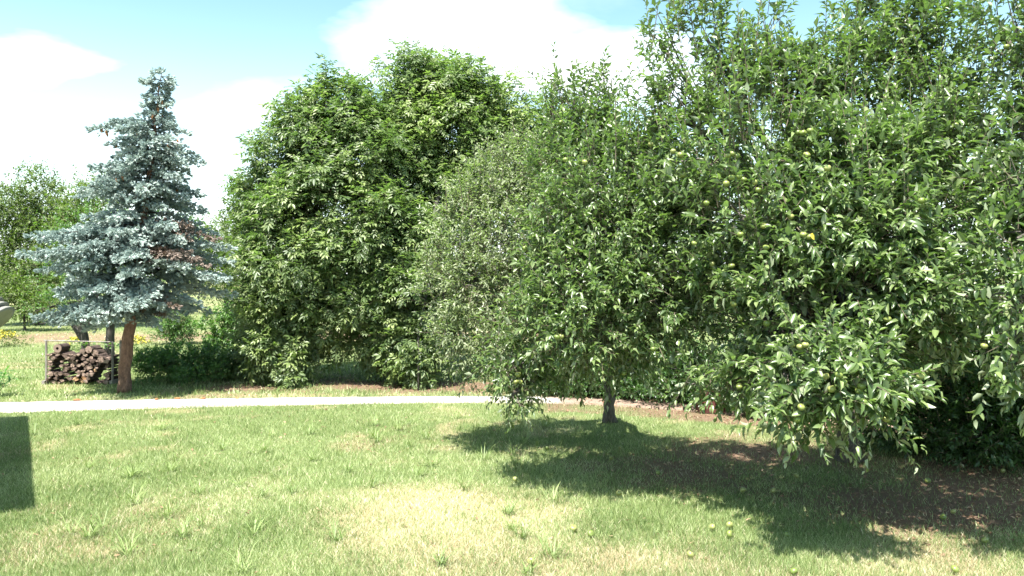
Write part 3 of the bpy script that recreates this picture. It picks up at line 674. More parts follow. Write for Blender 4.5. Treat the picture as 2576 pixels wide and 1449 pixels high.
tag(scatter(BT, Pn[dead], Dn[dead], rup[dead], Ln[dead], Tn[dead], rg).build('dead_branches', [M['needle_dead']], spr, sb), 'dried brown branches on the right of the crown', kind='stuff')
brm.build('branches', [M['bark_dark']], spr, sb)
# low sprig hanging on the trunk
def cone_mesh():
    mbc = MB(); z = np.linspace(0, 1, 9); prof = .17 * np.sin(np.pi * np.clip(z * .92 + .06, 0, 1)) ** .7
    p = np.stack([z * 0, z * 0, -z], -1); r_ = prof.copy(); r_[1::2] *= 1.18
    mbc.add(*tube(p, r_, 10)); v, t, a = mbc.get(); return mesh('cone', v, t, [M['cone']], smooth=False)
CM = cone_mesh()
for p, out in cone_pts:
    for e in range(int(rg.integers(1, 4))):
        o = link('cone', CM, spr, p - sb + .05 * rg.standard_normal(3)); s = rg.uniform(.09, .125); o.scale = (s, s, s); o.rotation_euler = (rg.uniform(-.3, .3), rg.uniform(-.3, .3), 0)
for k, (vx, vy, lab) in enumerate(((390, 1009, 'brown spruce cone fallen on the grass edge, leftmost by the path'), (453, 1006, 'brown spruce cone fallen by the path, second from the spruce'), (517, 1005, 'brown spruce cone fallen by the path below the dark bush'), (592, 1004, 'brown spruce cone lying by the path farthest from the spruce'), (184, 1010, 'brown spruce cone lying by the path in front of the firewood'))):
    o = link('fallen_cone', CM, None, G(vx, vy) + UP * .03); o.scale = (.13, .13, .13); o.rotation_euler = (1.5, 0, k * 1.3); tag(o, lab, 'cone', 'spruce cones fallen along the path')

# ------------------------------------------------------------------ firewood rack and logs
WD = 16.7
wb = V(209, 962, WD); wb[2] = 0
x0, x1 = V(128, 962, WD)[0], V(293, 962, WD)[0]; rack_h = V(0, 855, WD)[2]
rk = empty('firewood_rack', wb, 'weathered wooden rack frame standing round the stacked firewood', 'rack')
for x in (x0, x1):
    for dy in (-.17, .17):
        if dy > 0 and x == x0: continue
        mb = MB(); mb.add(*tube([[x, WD + dy, -.03], [x + .004, WD + dy, rack_h * .5], [x, WD + dy, rack_h - (.02 if x == x1 else 0)]], .023, 6)); mb.build('post', [M['frame_wood']], rk, wb)
mb = MB(); mb.add(*tube([[x0 - .05, WD - .17, rack_h + .005], [.5 * (x0 + x1), WD - .17, rack_h - .012], [x1 + .02, WD - .17, rack_h - .03]], .014, 6)); mb.build('top_rail', [M['frame_wood']], rk, wb)
for fx in (x0 - .02, x1):
    mb = MB(); box(mb, [fx, WD, .035], (.06, .5, .07)); mb.build('foot', [M['frame_wood']], rk, wb)
rg = np.random.default_rng(31)
def log_mesh(kind, rg, fresh):
    """a split or round log along y: irregular section, cut ends of another wood"""
    if kind == 'round': k = 12; th = np.arange(k) / k * 6.283; rr = 1 + .07 * rg.standard_normal(k); sec = np.stack([np.cos(th) * rr, np.sin(th) * rr], -1)
    elif kind == 'wedge':
        th = np.linspace(.35, 2.8, 6); sec = np.concatenate([np.stack([np.cos(th), np.sin(th) * rg.uniform(.6, .9) - .3], -1) * (1 + .06 * rg.standard_normal((6, 1))), [[rg.uniform(-.3, .3), -.62]]])
    else:
        k = 7; th = np.sort(rg.random(k) * .5 + np.arange(k)) / k * 6.283; rr = rg.uniform(.75, 1.12, k); sec = np.stack([np.cos(th) * rr, np.sin(th) * rr * rg.uniform(.42, .7)], -1)
    k = len(sec); ys = np.array([-.5, -.17, .17, .5]); v = []
    for i, y in enumerate(ys):
        s = sec * (1 + .05 * rg.standard_normal((k, 1))); v += [(a, y + (.02 * rg.standard_normal() if abs(y) == .5 else 0), b) for a, b in s]
    f, mi = [], []
    for i in range(3):
        for j in range(k):
            a, b = i * k + j, i * k + (j + 1) % k; f += [(a, b + k, b), (a, a + k, b + k)]; mi += [0, 0]
    c = len(v); v += [(0, -.5, 0), (0, .5, 0)]
    for j in range(k): f += [(c, j, (j + 1) % k), (c + 1, 3 * k + (j + 1) % k, 3 * k + j)]; mi += [1, 1]
    return mesh('log', v, f, [M['log_bark'], M['log_fresh'] if fresh else M['log_end']], midx=mi)
LOGS = [(k_, log_mesh(k_, rg, fr)) for k_, fr in (('slab', 0), ('slab', 0), ('slab', 0), ('slab', 0), ('wedge', 0), ('wedge', 0), ('wedge', 0), ('round', 0), ('slab', 0), ('wedge', 0))]
FRESH = [('slab', log_mesh('slab', rg, 1)), ('wedge', log_mesh('wedge', rg, 1))]
LGRP = 'split logs stacked in the rack'
def heap(x): u = (x - x0) / (x1 - x0); return .59 + .06 * np.exp(-((u - .14) / .1) ** 2) + .05 * np.exp(-((u - .62) / .12) ** 2) - .03 * max(0, u - .75) / .25 - .03 * math.sin(u * 9)
xs = np.arange(x0 + .03, x1 - .02, .01); hgt = np.full(len(xs), .0)
nlog = 0; stack = []
for it in range(900):
    k = int(np.argmin(hgt - np.array([heap(x) for x in xs]) + .035 * rg.random(len(xs)))); wd = rg.uniform(.038, .078)
    x = np.clip(xs[k], x0 + .03 + wd, x1 - .03 - wd); m = np.abs(xs - x) < wd * .85; z0 = np.percentile(hgt[m], 70)
    if z0 > heap(x): 
        hgt[k] += .03
        if (hgt > np.array([heap(q) for q in xs]) - .02).all(): break
        continue
    kd, me = LOGS[int(rg.integers(0, len(LOGS)))]; hh = wd * (.55 if kd == 'slab' else .72 if kd == 'wedge' else .95)
    u = (x - x0) / (x1 - x0); fresh = (abs(u - .5) < .09 and z0 < .14) or (abs(u - .77) < .06 and .2 < z0 < .3) or (abs(u - .1) < .08 and .36 < z0 < .5 and rg.random() < .6)
    if fresh: kd, me = FRESH[int(rg.integers(0, 2))]
    o = link('log', me, None, (x, WD + rg.uniform(-.03, .03), max(z0 + hh * .93, hh * .95))); o.scale = (wd, rg.uniform(.36, .44), wd); o.rotation_euler = (rg.uniform(-.05, .05), rg.uniform(-.42, .42), rg.uniform(-.12, .12))
    stack.append((o, x, z0, ('orange-faced split' if fresh else {'slab': 'flat grey split', 'wedge': 'wedge-shaped grey split', 'round': 'round unsplit grey'}[kd])))
    hgt[m] = np.maximum(hgt[m], z0 + hh * 1.72); nlog += 1
ORD = ['first', 'second', 'third', 'fourth', 'fifth', 'sixth', 'seventh', 'eighth', 'ninth', 'tenth', 'eleventh', 'twelfth', 'thirteenth', 'fourteenth', 'fifteenth', 'sixteenth', 'seventeenth', 'eighteenth', 'nineteenth', 'twentieth']
LAY = ['bottom', 'second', 'third', 'fourth', 'fifth', 'sixth', 'seventh', 'top']
lay = [min(7, int(z / .083)) for _, _, z, _ in stack]
for q in range(8):
    mem = sorted((t for t, l_ in zip(stack, lay) if l_ == q), key=lambda t: t[1])
    for r_, (o, _, _, kd) in enumerate(mem): tag(o, '%s log, %s from the left in the firewood stack\'s %s layer' % (kd, ORD[r_], LAY[q]), 'log', LGRP)
# the hollow round lying on top
hx = V(157, 0, WD)[0]; hz_ = float(np.max(hgt[np.abs(xs - hx) < .08])) - .015
def ring_log(r0_, r1_, L_):
    k = 18; th = np.arange(k) / k * 6.283; v, f, mi = [], [], []
    for y in (-L_ / 2, L_ / 2):
        for r in (r0_, r1_): v += [(r * math.cos(a) * (1 + .03 * math.sin(3 * a)), y, r * math.sin(a)) for a in th]
    for j in range(k):
        n_ = (j + 1) % k; A, B_, C_, D_ = j, k + j, 2 * k + j, 3 * k + j; a, b, c, d = n_, k + n_, 2 * k + n_, 3 * k + n_
        f += [(A, a, c), (A, c, C_), (B_, D_, d), (B_, d, b), (A, B_, b), (A, b, a), (C_, c, d), (C_, d, D_)]; mi += [0, 0, 0, 0, 1, 1, 1, 1]
    return mesh('hollow_log', v, f, [M['log_bark'], M['log_end']], midx=mi)
o = link('hollow_log', ring_log(.088, .030, .34), None, (hx, WD - .02, hz_ + .088)); tag(o, 'round hollow log lying on top of the firewood, daylight through its hole', 'log')

# ------------------------------------------------------------------ shrubs left of the walnut and plants near the rack
broad_tree('spreading_shrub', 'low spreading dark shrub between spruce trunk and walnut', 'shrub', V(480, 962, 17.0) * [1, 1, 0], V(480, 900, 17.0), .04,
    [lobe(400, 925, 16.9, 55, 32), lobe(470, 915, 17.2, 70, 40), lobe(540, 920, 17.2, 65, 42), lobe(590, 935, 17.4, 40, 34), lobe(380, 905, 17.2, 40, 22), lobe(500, 945, 16.6, 70, 18)], 'shrub', 'bark_dark', 'small', 130, 150, 8, .15, .075, twig_frac=.4, base_f=.2, r0=.02, jitter=.5)
broad_tree('elder_shrub', 'dark leafy shrub poking out left of the walnut', 'shrub', V(590, 900, 19.5) * [1, 1, 0], V(580, 840, 19.5), .05,
    [lobe(545, 825, 19.3, 40, 38), lobe(590, 850, 19.3, 45, 45), lobe(600, 800, 19.4, 40, 40), lobe(560, 870, 19.3, 35, 30)], 'shrub', 'bark_dark', 'small', 131, 85, 8, .2, .095, twig_frac=.4, base_f=.2, r0=.02)
# lance-leaved plant at the frame's edge
rg = np.random.default_rng(41); lpb = V(-8, 985, 14.9); lpb[2] = 0
lp = empty('lance_leaved_plant', lpb, 'bright green plant with narrow arching leaves at the left photo edge', 'plant')
for k in range(9):
    e_ = lpb + np.array([rg.uniform(-.3, .3), rg.uniform(-.25, .2), .3 + .25 * rg.random()]); mb = MB(); mb.add(*tube(bez(lpb + .03 * rg.standard_normal(3) * [1, 1, 0], .5 * (lpb + e_) + UP * .1, e_, 5), .006, 5)); mb.build('stem', [M['lance']], lp, lpb)
    for j in range(9):
        mb = MB(); pq = lpb + (e_ - lpb) * rg.uniform(.35, 1); dq = nrm(rg.standard_normal(3) * [1, 1, .2] + UP * .45)
        scatter([leaf_tpl(.10, .5, .35)], pq[None], dq[None], UP[None], np.array([.2]), np.array([rg.random()]), rg, mb); mb.build('leaf', [M['lance']], lp, lpb, smooth=True)
# yellow-flowered clumps in the meadow
for k, (vx, vy, D, s, lab) in enumerate(((2, 868, 25.0, .42, 'yellow-flowered clump in the meadow at the left photo edge'), (196, 872, 24.0, .3, 'small yellow-flowered clump seen above the firewood'), (42, 872, 25.5, .38, 'low green clump in the meadow beside the yellow flowers'), (352, 872, 24.0, .3, 'yellow-flowered clump showing just right of the rack'))):
    rg = np.random.default_rng(300 + k); b_ = V(vx, vy, D); b_[2] = 0; rt = empty('flower_clump', b_, lab, 'plant')
    lbs = [dict(c=b_ + np.array([0, 0, s * .45]), r=np.array([s * 1.2, s, s * .55]), up=.6, n=1)]
    B, U, I = shoots(rg, lbs, 60, .5, .02); P, d, up, L, T = leaves_on(rg, B, U, np.full(len(B), .16), 6, .06, jitter=.6)
    tag(scatter(TPL['small'], P, d, up, L, T, rg).build('foliage', [M['farlight']], rt, b_), kind='stuff')
    if k != 2:
        P2 = B[B[:, 2] > s * .5] + UP * .1; dd = nrm(rg.standard_normal((len(P2), 3)) + UP); fm = MB()
        for e in range(4): scatter([leaf_tpl(.45, .1, .1, hi=False)], P2 + .03 * rg.standard_normal(P2.shape), nrm(rg.standard_normal((len(P2), 3))), UP + .4 * rg.standard_normal(P2.shape), np.full(len(P2), .07), np.full(len(P2), .5), rg, fm)
        tag(fm.build('blossoms', [M['petal']], rt, b_), kind='stuff')
# leafy vine sprays on the rack's rail
rg = np.random.default_rng(44); vb = V(240, 862, WD + .25)
vn = empty('vine_spray', vb, 'bright green leafy vine spray along the top of the firewood rack', 'vine')
mb = MB(); cpts = bez(V(196, 861, WD + .25), V(250, 872, WD + .25), V(312, 866, WD + .2), 14); mb.add(*tube(cpts, .006, 5)); mb.add(*tube([V(300, 868, WD + .2), V(316, 920, WD + .3), V(318, 962, WD + .3) * [1, 1, 0]], .008, 5)); mb.build('stem', [M['twig']], vn, vb)
for k in range(70):
    pq = cpts[int(rg.integers(0, 14))] + np.array([.05, .05, .035]) * rg.standard_normal(3); mb = MB()
    scatter([leaf_tpl(.42, .2, .2)], pq[None], nrm(rg.standard_normal(3) * [1, 1, .4])[None], (UP + .6 * rg.standard_normal(3))[None], np.array([rg.uniform(.05, .085)]), np.array([.5 + .5 * rg.random()]), rg, mb); mb.build('leaf', [M['shrub']], vn, vb)

# ------------------------------------------------------------------ walnuts
def sun_tips(P, rg, m):  # sunlit leaf clumps put into the tint, spread by noise
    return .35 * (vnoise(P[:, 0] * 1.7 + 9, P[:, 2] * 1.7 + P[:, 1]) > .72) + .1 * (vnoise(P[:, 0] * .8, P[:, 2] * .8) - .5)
WA = [lobe(850, 285, 17.8, 95, 75), lobe(770, 350, 17.6, 85, 90), lobe(900, 400, 17.4, 130, 110), lobe(715, 455, 17.5, 80, 80), lobe(810, 520, 17.0, 140, 110), lobe(695, 570, 17.3, 80, 90), lobe(920, 590, 16.9, 130, 110), lobe(780, 660, 16.8, 130, 100),
      lobe(668, 690, 17.2, 75, 90), lobe(880, 740, 16.9, 120, 80), lobe(690, 800, 16.9, 85, 80), lobe(800, 810, 17.2, 110, 60, up=.1), lobe(700, 880, 16.6, 65, 60, up=0), lobe(735, 935, 16.3, 34, 38, up=-.2), lobe(650, 900, 17.2, 50, 60, up=0), lobe(645, 400, 17.5, 22, 28), lobe(640, 480, 17.6, 32, 40)]
wab = V(715, 955, 17.4) * [1, 1, 0]
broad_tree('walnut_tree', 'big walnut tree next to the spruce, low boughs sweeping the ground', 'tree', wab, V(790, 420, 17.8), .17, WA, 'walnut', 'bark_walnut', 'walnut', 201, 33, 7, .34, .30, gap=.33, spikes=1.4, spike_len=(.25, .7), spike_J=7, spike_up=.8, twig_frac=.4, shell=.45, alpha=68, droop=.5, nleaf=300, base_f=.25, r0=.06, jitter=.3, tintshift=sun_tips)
WB = [lobe(1030, 200, 18.6, 75, 62), lobe(1110, 225, 18.6, 85, 65), lobe(1200, 260, 18.6, 80, 70), lobe(1275, 290, 18.6, 60, 75), lobe(1020, 320, 18.4, 95, 90), lobe(1140, 350, 18.4, 120, 90), lobe(1260, 410, 18.4, 95, 90), lobe(1030, 450, 18.0, 75, 80), lobe(1180, 480, 18.4, 75, 80), lobe(1010, 590, 17.6, 100, 90), lobe(1010, 690, 17.2, 95, 90), lobe(1020, 800, 16.9, 85, 70, up=.1),
      lobe(1100, 760, 17.2, 75, 80), lobe(1030, 870, 16.4, 55, 45, up=0), lobe(1035, 935, 16.2, 45, 45, up=-.2), lobe(950, 860, 16.9, 50, 50, up=0), lobe(1052, 985, 15.6, 28, 16, up=.4), lobe(1390, 340, 19.2, 60, 60), lobe(1350, 420, 19, 70, 80)]
wbb = V(1045, 955, 17.4) * [1, 1, 0]
WB += [lobe(1040, 720, 16.4, 70, 60), lobe(1060, 620, 16.8, 60, 70), lobe(1075, 840, 16.4, 50, 60, up=0), lobe(1090, 500, 17.6, 50, 70)]
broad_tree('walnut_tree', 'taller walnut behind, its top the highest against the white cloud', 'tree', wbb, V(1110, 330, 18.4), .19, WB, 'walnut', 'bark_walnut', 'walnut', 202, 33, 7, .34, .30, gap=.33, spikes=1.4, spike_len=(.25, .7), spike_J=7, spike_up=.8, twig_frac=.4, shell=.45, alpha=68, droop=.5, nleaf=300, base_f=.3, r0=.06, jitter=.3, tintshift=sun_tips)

# ------------------------------------------------------------------ hedge and dark shrubs behind the orchard
HG = 'hedge shrubs behind the path'
hl = ('low glossy shrub by the path just right of the hanging apple branch', 'dark shrub behind the path, left of the slim apple trunk', 'dark shrub behind the path, right of the slim apple trunk', 'shaded shrub behind the path under the pale low apple branch', 'deep shaded shrub behind the drooping apple bough', 'black-green shrub in deepest shade right of the drooping bough', 'black-green shrub in deep shade at the right photo edge', 'dark shrub exactly behind the slim apple trunk', 'dark shrub midway between slim trunk and pale low branch', 'dark shrub behind the rust-red box')
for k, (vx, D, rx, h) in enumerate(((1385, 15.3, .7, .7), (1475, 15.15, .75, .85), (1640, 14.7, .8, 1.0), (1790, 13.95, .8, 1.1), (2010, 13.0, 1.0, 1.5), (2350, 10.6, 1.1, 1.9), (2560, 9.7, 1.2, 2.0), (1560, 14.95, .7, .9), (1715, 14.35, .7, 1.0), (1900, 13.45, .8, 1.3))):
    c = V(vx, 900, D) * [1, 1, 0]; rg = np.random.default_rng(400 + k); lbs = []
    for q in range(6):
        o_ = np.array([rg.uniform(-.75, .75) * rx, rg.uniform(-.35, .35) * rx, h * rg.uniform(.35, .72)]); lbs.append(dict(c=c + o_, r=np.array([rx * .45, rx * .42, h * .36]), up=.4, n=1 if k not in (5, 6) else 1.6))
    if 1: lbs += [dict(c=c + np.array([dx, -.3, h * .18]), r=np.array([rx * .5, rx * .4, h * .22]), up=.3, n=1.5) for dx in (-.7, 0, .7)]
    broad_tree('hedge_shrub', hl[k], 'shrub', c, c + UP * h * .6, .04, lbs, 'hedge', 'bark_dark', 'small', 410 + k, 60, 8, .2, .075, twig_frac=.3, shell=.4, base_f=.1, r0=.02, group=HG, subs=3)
lbs = []
rg = np.random.default_rng(66)
for i in range(86):
    x = -2.5 + (i % 30) * .62; lbs.append(dict(c=np.array([x, 20.0 - .12 * max(0, x) + rg.uniform(-.5, .5), rg.uniform(.7, 1.8) if i < 30 else rg.uniform(2.2, 3.6) if i < 60 else rg.uniform(3.8, 5.2)]), r=np.array([.9, .8, .9]), up=.4, n=1))
lbs = [l for i, l in enumerate(lbs) if i < 60 or l['c'][0] > 1.5]
broad_tree('tall_hedge', 'tall dark hedge closing the garden behind the fruit trees', 'hedge', np.array([7.5, 19, 0]), np.array([7.5, 19, 1.6]), .06, lbs, 'hedge', 'bark_dark', 'small', 430, 15, 8, .3, .13, twig_frac=.12, base_f=.1, r0=.025, subs=3)
o = MB(); box(o, [0, 0, .16], (.42, .3, .32)); v_, t_, a_ = o.get(); o = link('rusty_box', mesh('rusty_box', v_ + .012 * np.random.default_rng(2).standard_normal(v_.shape), t_, [M['rust']]), None, V(1786, 1005, 13.2) * [1, 1, 0]); tag(o, 'dark rust-red box half hidden in shade behind the low apple branch', 'box')

# ------------------------------------------------------------------ apple trees
AG = 'apple trees of the orchard'
mid_root, PM = broad_tree('apple_tree', 'apple tree with slim leaning trunk standing on the lawn', 'tree', V(1533, 1058, 12.35) * [1, 1, 0], V(1515, 800, 12.0), .085,
    [lobe(1385, 250, 10.0, 30, 50, up=1.4, n=.6), lobe(1440, 250, 9.32, 45, 50, up=1.2, n=.7), lobe(1520, 250, 9.32, 40, 60, up=1.4, n=.6), lobe(1480, 340, 9.24, 80, 60, up=.9), lobe(1420, 430, 9.20, 80, 70, up=.7), lobe(1540, 420, 9.11, 90, 60, up=.7), lobe(1590, 380, 9.16, 100, 70, up=.8), lobe(1510, 460, 8.43, 110, 80), lobe(1650, 500, 8.35, 110, 90), lobe(1440, 560, 8.43, 95, 85), lobe(1560, 600, 8.20, 125, 100), lobe(1700, 630, 8.27, 105, 100), lobe(1400, 680, 8.43, 90, 80), lobe(1500, 730, 8.05, 120, 85), lobe(1640, 750, 8.05, 120, 85, up=.3), lobe(1360, 800, 8.27, 90, 70, up=.2), lobe(1470, 840, 7.97, 105, 60, up=.1), lobe(1600, 850, 8.05, 100, 55, up=.1), lobe(1720, 800, 8.43, 90, 80, up=.2),
     lobe(1290, 900, 8.76, 65, 55, up=-.1), lobe(1300, 945, 8.52, 50, 38, up=-.4), lobe(1285, 1000, 8.36, 24, 36, up=-.6), lobe(1410, 900, 8.84, 70, 45, up=0), lobe(1560, 915, 8.76, 55, 30, up=-.1)],
    'apple', 'bark_apple', 'mid', 502, 92, 12, .30, .082, gap=.24, spikes=3.2, spike_len=(.35, .75), jitter=.5, twig_frac=.6, shell=.45, alpha=52, droop=.25, nleaf=300, base_f=.55, r0=.04, group=AG, wob=.12)
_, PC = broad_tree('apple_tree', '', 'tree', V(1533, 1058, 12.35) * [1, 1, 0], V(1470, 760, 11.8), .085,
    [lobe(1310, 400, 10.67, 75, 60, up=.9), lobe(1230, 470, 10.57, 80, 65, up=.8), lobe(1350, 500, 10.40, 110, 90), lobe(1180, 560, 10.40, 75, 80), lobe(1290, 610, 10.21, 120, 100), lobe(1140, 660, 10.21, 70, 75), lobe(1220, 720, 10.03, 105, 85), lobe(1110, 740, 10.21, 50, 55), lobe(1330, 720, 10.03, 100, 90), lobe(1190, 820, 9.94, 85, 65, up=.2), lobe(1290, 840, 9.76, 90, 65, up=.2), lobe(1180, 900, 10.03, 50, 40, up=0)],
    'apple_sunlit', 'bark_apple', 'mid', 501, 84, 11, .24, .062, gap=.22, spikes=3.0, spike_len=(.2, .5), spike_J=14, alpha=55, droop=.2, nleaf=0, base_f=.8, r0=.035, jitter=.55, root=mid_root, twig_frac=.6, crown='sunlit_crown')  # sunlit side of the same tree, painted paler than the rest
tag([c for c in mid_root.children if c.name.startswith('sunlit_crown')][0], 'finer foliage on the walnut side, its sunlit paleness put into the colour')
big_root, PE = broad_tree('apple_tree', 'biggest apple tree, its fruit-laden bough drooping to the shaded lawn', 'tree', V(2135, 1154, 9.8) * [1, 1, 0], V(2110, 700, 8.6), .12,
    [lobe(1660, 110, 8.46, 38, 90, up=1.8, n=.45), lobe(1770, 90, 8.46, 60, 100, up=1.6, n=.5), lobe(1930, 90, 8.46, 35, 90, up=1.6, n=.4), lobe(1700, 270, 8.27, 80, 75, up=1.0), lobe(1830, 240, 8.27, 95, 100, up=1.0), lobe(1980, 230, 8.27, 90, 90, up=1.0, n=1.15), lobe(2120, 200, 8.18, 100, 110, up=1.0), lobe(2230, 80, 8.46, 110, 120, up=1.2, n=.7), lobe(2370, 120, 8.27, 90, 110, up=1.0, n=1.15), lobe(2330, 280, 8.08, 110, 80, up=.7, n=1.15),
     lobe(1620, 400, 8.46, 70, 60, up=.7), lobe(1760, 400, 7.89, 120, 90, up=.7), lobe(1920, 380, 7.70, 130, 95, up=.7), lobe(2100, 390, 7.61, 130, 95, up=.6), lobe(2270, 420, 7.52, 130, 90, up=.6), lobe(2420, 420, 7.52, 100, 90), lobe(1720, 540, 8.08, 90, 85), lobe(1860, 540, 7.42, 125, 95), lobe(2030, 550, 7.14, 135, 95), lobe(2210, 570, 7.05, 135, 95), lobe(2380, 580, 7.05, 120, 95),
     lobe(1830, 690, 7.70, 105, 80), lobe(1980, 710, 7.14, 115, 80), lobe(2150, 730, 6.96, 120, 80, up=.3), lobe(2330, 740, 6.75, 120, 80, up=.2), lobe(1900, 820, 7.70, 85, 65, up=.1), lobe(2050, 850, 6.96, 95, 60, up=.1), lobe(2220, 850, 7.10, 100, 55, up=.1), lobe(2380, 860, 7.20, 90, 50, up=0),
     lobe(1760, 949, 7.70, 48, 24, up=.1), lobe(1840, 958, 7.42, 49, 34, up=0), lobe(2040, 928, 6.39, 75, 55, up=.1), lobe(2126, 944, 6.20, 76, 60, up=0), lobe(2187, 986, 6.20, 63, 55, up=.1, n=1.2), lobe(2037, 986, 6.39, 63, 60, up=.1, n=1.2), lobe(1966, 1046, 6.30, 37, 28, up=.1, n=1.3), lobe(2050, 1056, 6.48, 27, 34, up=-.1, n=1.3), lobe(2200, 1042, 6.20, 28, 26, up=-.05, n=1.3), lobe(1930, 921, 7.14, 60, 45, up=0)],
    'apple', 'bark_apple', 'apple', 503, 84, 14, .32, .092, gap=.34, spikes=6.5, spike_len=(.5, 1.05), spike_J=20, jitter=.48, twig_frac=.6, shell=.5, alpha=52, droop=.28, nleaf=300, base_f=.45, r0=.05, group=AG)
right_root, PR = broad_tree('apple_tree', 'apple tree cut off by the right photo edge', 'tree', V(2760, 1200, 8.4) * [1, 1, 0], V(2720, 600, 8.0), .13,
    [lobe(2520, 60, 7.54, 55, 90, up=1.0, n=.7), lobe(2600, 160, 7.36, 80, 110, up=.8), lobe(2570, 330, 7.18, 70, 80, up=.6), lobe(2690, 320, 7.18, 110, 110, up=.6), lobe(2560, 470, 6.62, 80, 80), lobe(2560, 600, 6.35, 70, 80), lobe(2680, 520, 6.81, 120, 120), lobe(2560, 740, 6.16, 65, 75, up=.2), lobe(2680, 720, 6.62, 110, 110, up=.2), lobe(2540, 860, 6.07, 60, 60, up=0), lobe(2590, 930, 6.07, 50, 50, up=-.2), lobe(2690, 900, 6.44, 100, 80, up=-.1), lobe(2780, 200, 7.73, 120, 130), lobe(2820, 480, 7.73, 120, 140), lobe(2820, 760, 7.73, 120, 120)],
    'apple', 'bark_apple', 'apple', 504, 70, 14, .32, .092, gap=.26, spikes=3.0, jitter=.6, twig_frac=.6, shell=.5, alpha=52, droop=.28, nleaf=300, base_f=.4, r0=.05, group=AG)

# ------------------------------------------------------------------ apples
def apple_mesh():
    k, rings = 16, 11; ph = np.linspace(0, np.pi, rings); v, f = [], []
    for p in ph:
        r = math.sin(p) * (1 + .06 * math.cos(p)); z = math.cos(p) * .88 - .24 * math.exp(-(p / .38) ** 2) + .12 * math.exp(-((math.pi - p) / .3) ** 2)
        v += [(r * math.cos(a) * (1 + .02 * math.cos(5 * a)), r * math.sin(a) * (1 + .02 * math.cos(5 * a)), z) for a in np.arange(k) / k * 6.283]
    for i in range(rings - 1):
        for j in range(k): a, b = i * k + j, i * k + (j + 1) % k; f += [(a, a + k, b + k), (a, b + k, b)]
    return mesh('apple', v, f, [M['apple_skin']], smooth=True)
AM = apple_mesh()
sv, st_ = tube([[0, 0, .6], [.06, .02, 1.0], [.12, .0, 1.45]], [.06, .05, .06], 5); SM = mesh('stalk', sv, st_, [M['twig']])
def c6(l, ox, oy, s): return [((ox + x / s) / 1.165, (oy + y / s) / 1.165) for x, y in l]
hang = c6([(980, 1020), (1140, 1070), (1193, 1095), (1560, 1085), (1530, 1100), (1590, 1105), (378, 1130), (515, 1148), (1212, 1240), (1515, 1300), (1555, 1255), (1608, 1250), (1640, 1270), (1720, 1290), (340, 865)], 1500, 0, 2.415)
hang += c6([(1500, 335), (545, 790), (125, 970), (430, 1168), (865, 1085), (1460, 1085), (1520, 1110), (600, 1362), (783, 1380), (1085, 1005), (1340, 915), (1410, 125), (1455, 125), (1525, 105), (1035, 665)], 1900, 350, 3.22)
hang += c6([(330, 65), (1860, 565), (1240, 780), (285, 960), (268, 1012), (300, 1012), (560, 695), (590, 690), (1035, 950), (1850, 1045), (1810, 460), (2040, 60), (2045, 600)], 1400, 700, 2.416)
hang += c6([(293, 387), (350, 400), (385, 388), (622, 600), (525, 608), (655, 650), (780, 680), (765, 712), (355, 828), (328, 915), (957, 912), (795, 790), (965, 205), (570, 700), (1650, 395), (1200, 610), (330, 1330)], 2200, 850, 2.415)
hang += c6([(1565, 330), (150, 1090), (1205, 885), (130, 940), (300, 1190), (965, 1420)], 2300, 0, 2.414)
rg = np.random.default_rng(71)
roots = [(mid_root, PC), (mid_root, PM), (big_root, PE), (right_root, PR)]; scr = [screen(P) for _, P in roots]
for vx, vy in hang:
    px, py = vx / VS, vy / VS; best = None
    for k, (rt, P) in enumerate(roots):
        m = ((scr[k][0] - px) ** 2 + (scr[k][1] - py) ** 2) < 9 ** 2
        if m.sum() < 3: continue
        D = np.sort(P[m, 1])[min(3, m.sum() - 1)]
        if best is None or D < best[0]: best = (D, k)
    if best is None: continue
    D, k = best[0] - .02, best[1]; rt = roots[k][0]; s = rg.uniform(.027, .033)
    o = link('apple', AM, rt, V(vx, vy, D) - np.array(rt.location)); o.scale = (s, s, s * rg.uniform(.9, 1.02)); o.rotation_euler = (rg.uniform(-.4, .4), rg.uniform(-.4, .4), rg.uniform(0, 6))
    link('stalk', SM, o)
yx, yy_ = 2036, 590; m = ((scr[2][0] - yx / VS) ** 2 + (scr[2][1] - yy_ / VS) ** 2) < 81; yD = float(np.min(PE[m, 1])) - .04 if m.any() else 6.5
tv, tf, ta = leaf_tpl(.42, .25, .2); o = link('leaf', mesh('yellow_leaf', tv, tf, [M['petal']], smooth=True), big_root, V(yx, yy_, yD) - np.array(big_root.location)); o.scale = (.075,) * 3; o.rotation_euler = (1.1, .5, .3); o['label'] = 'single bright yellow leaf'
fall = c6([(450, 494), (533, 519), (1105, 485), (1187, 477), (1187, 521), (665, 325), (250, 648), (1002, 617), (1490, 698), (2250, 688), (2392, 550), (2195, 438), (2476, 218), (2122, 265), (1250, 310), (1392, 312), (1502, 243), (850, 228), (670, 110), (325, 112), (890, 105), (628, 160), (175, 260), (2242, 410), (1458, 518)], 1400, 1250, 1.61)
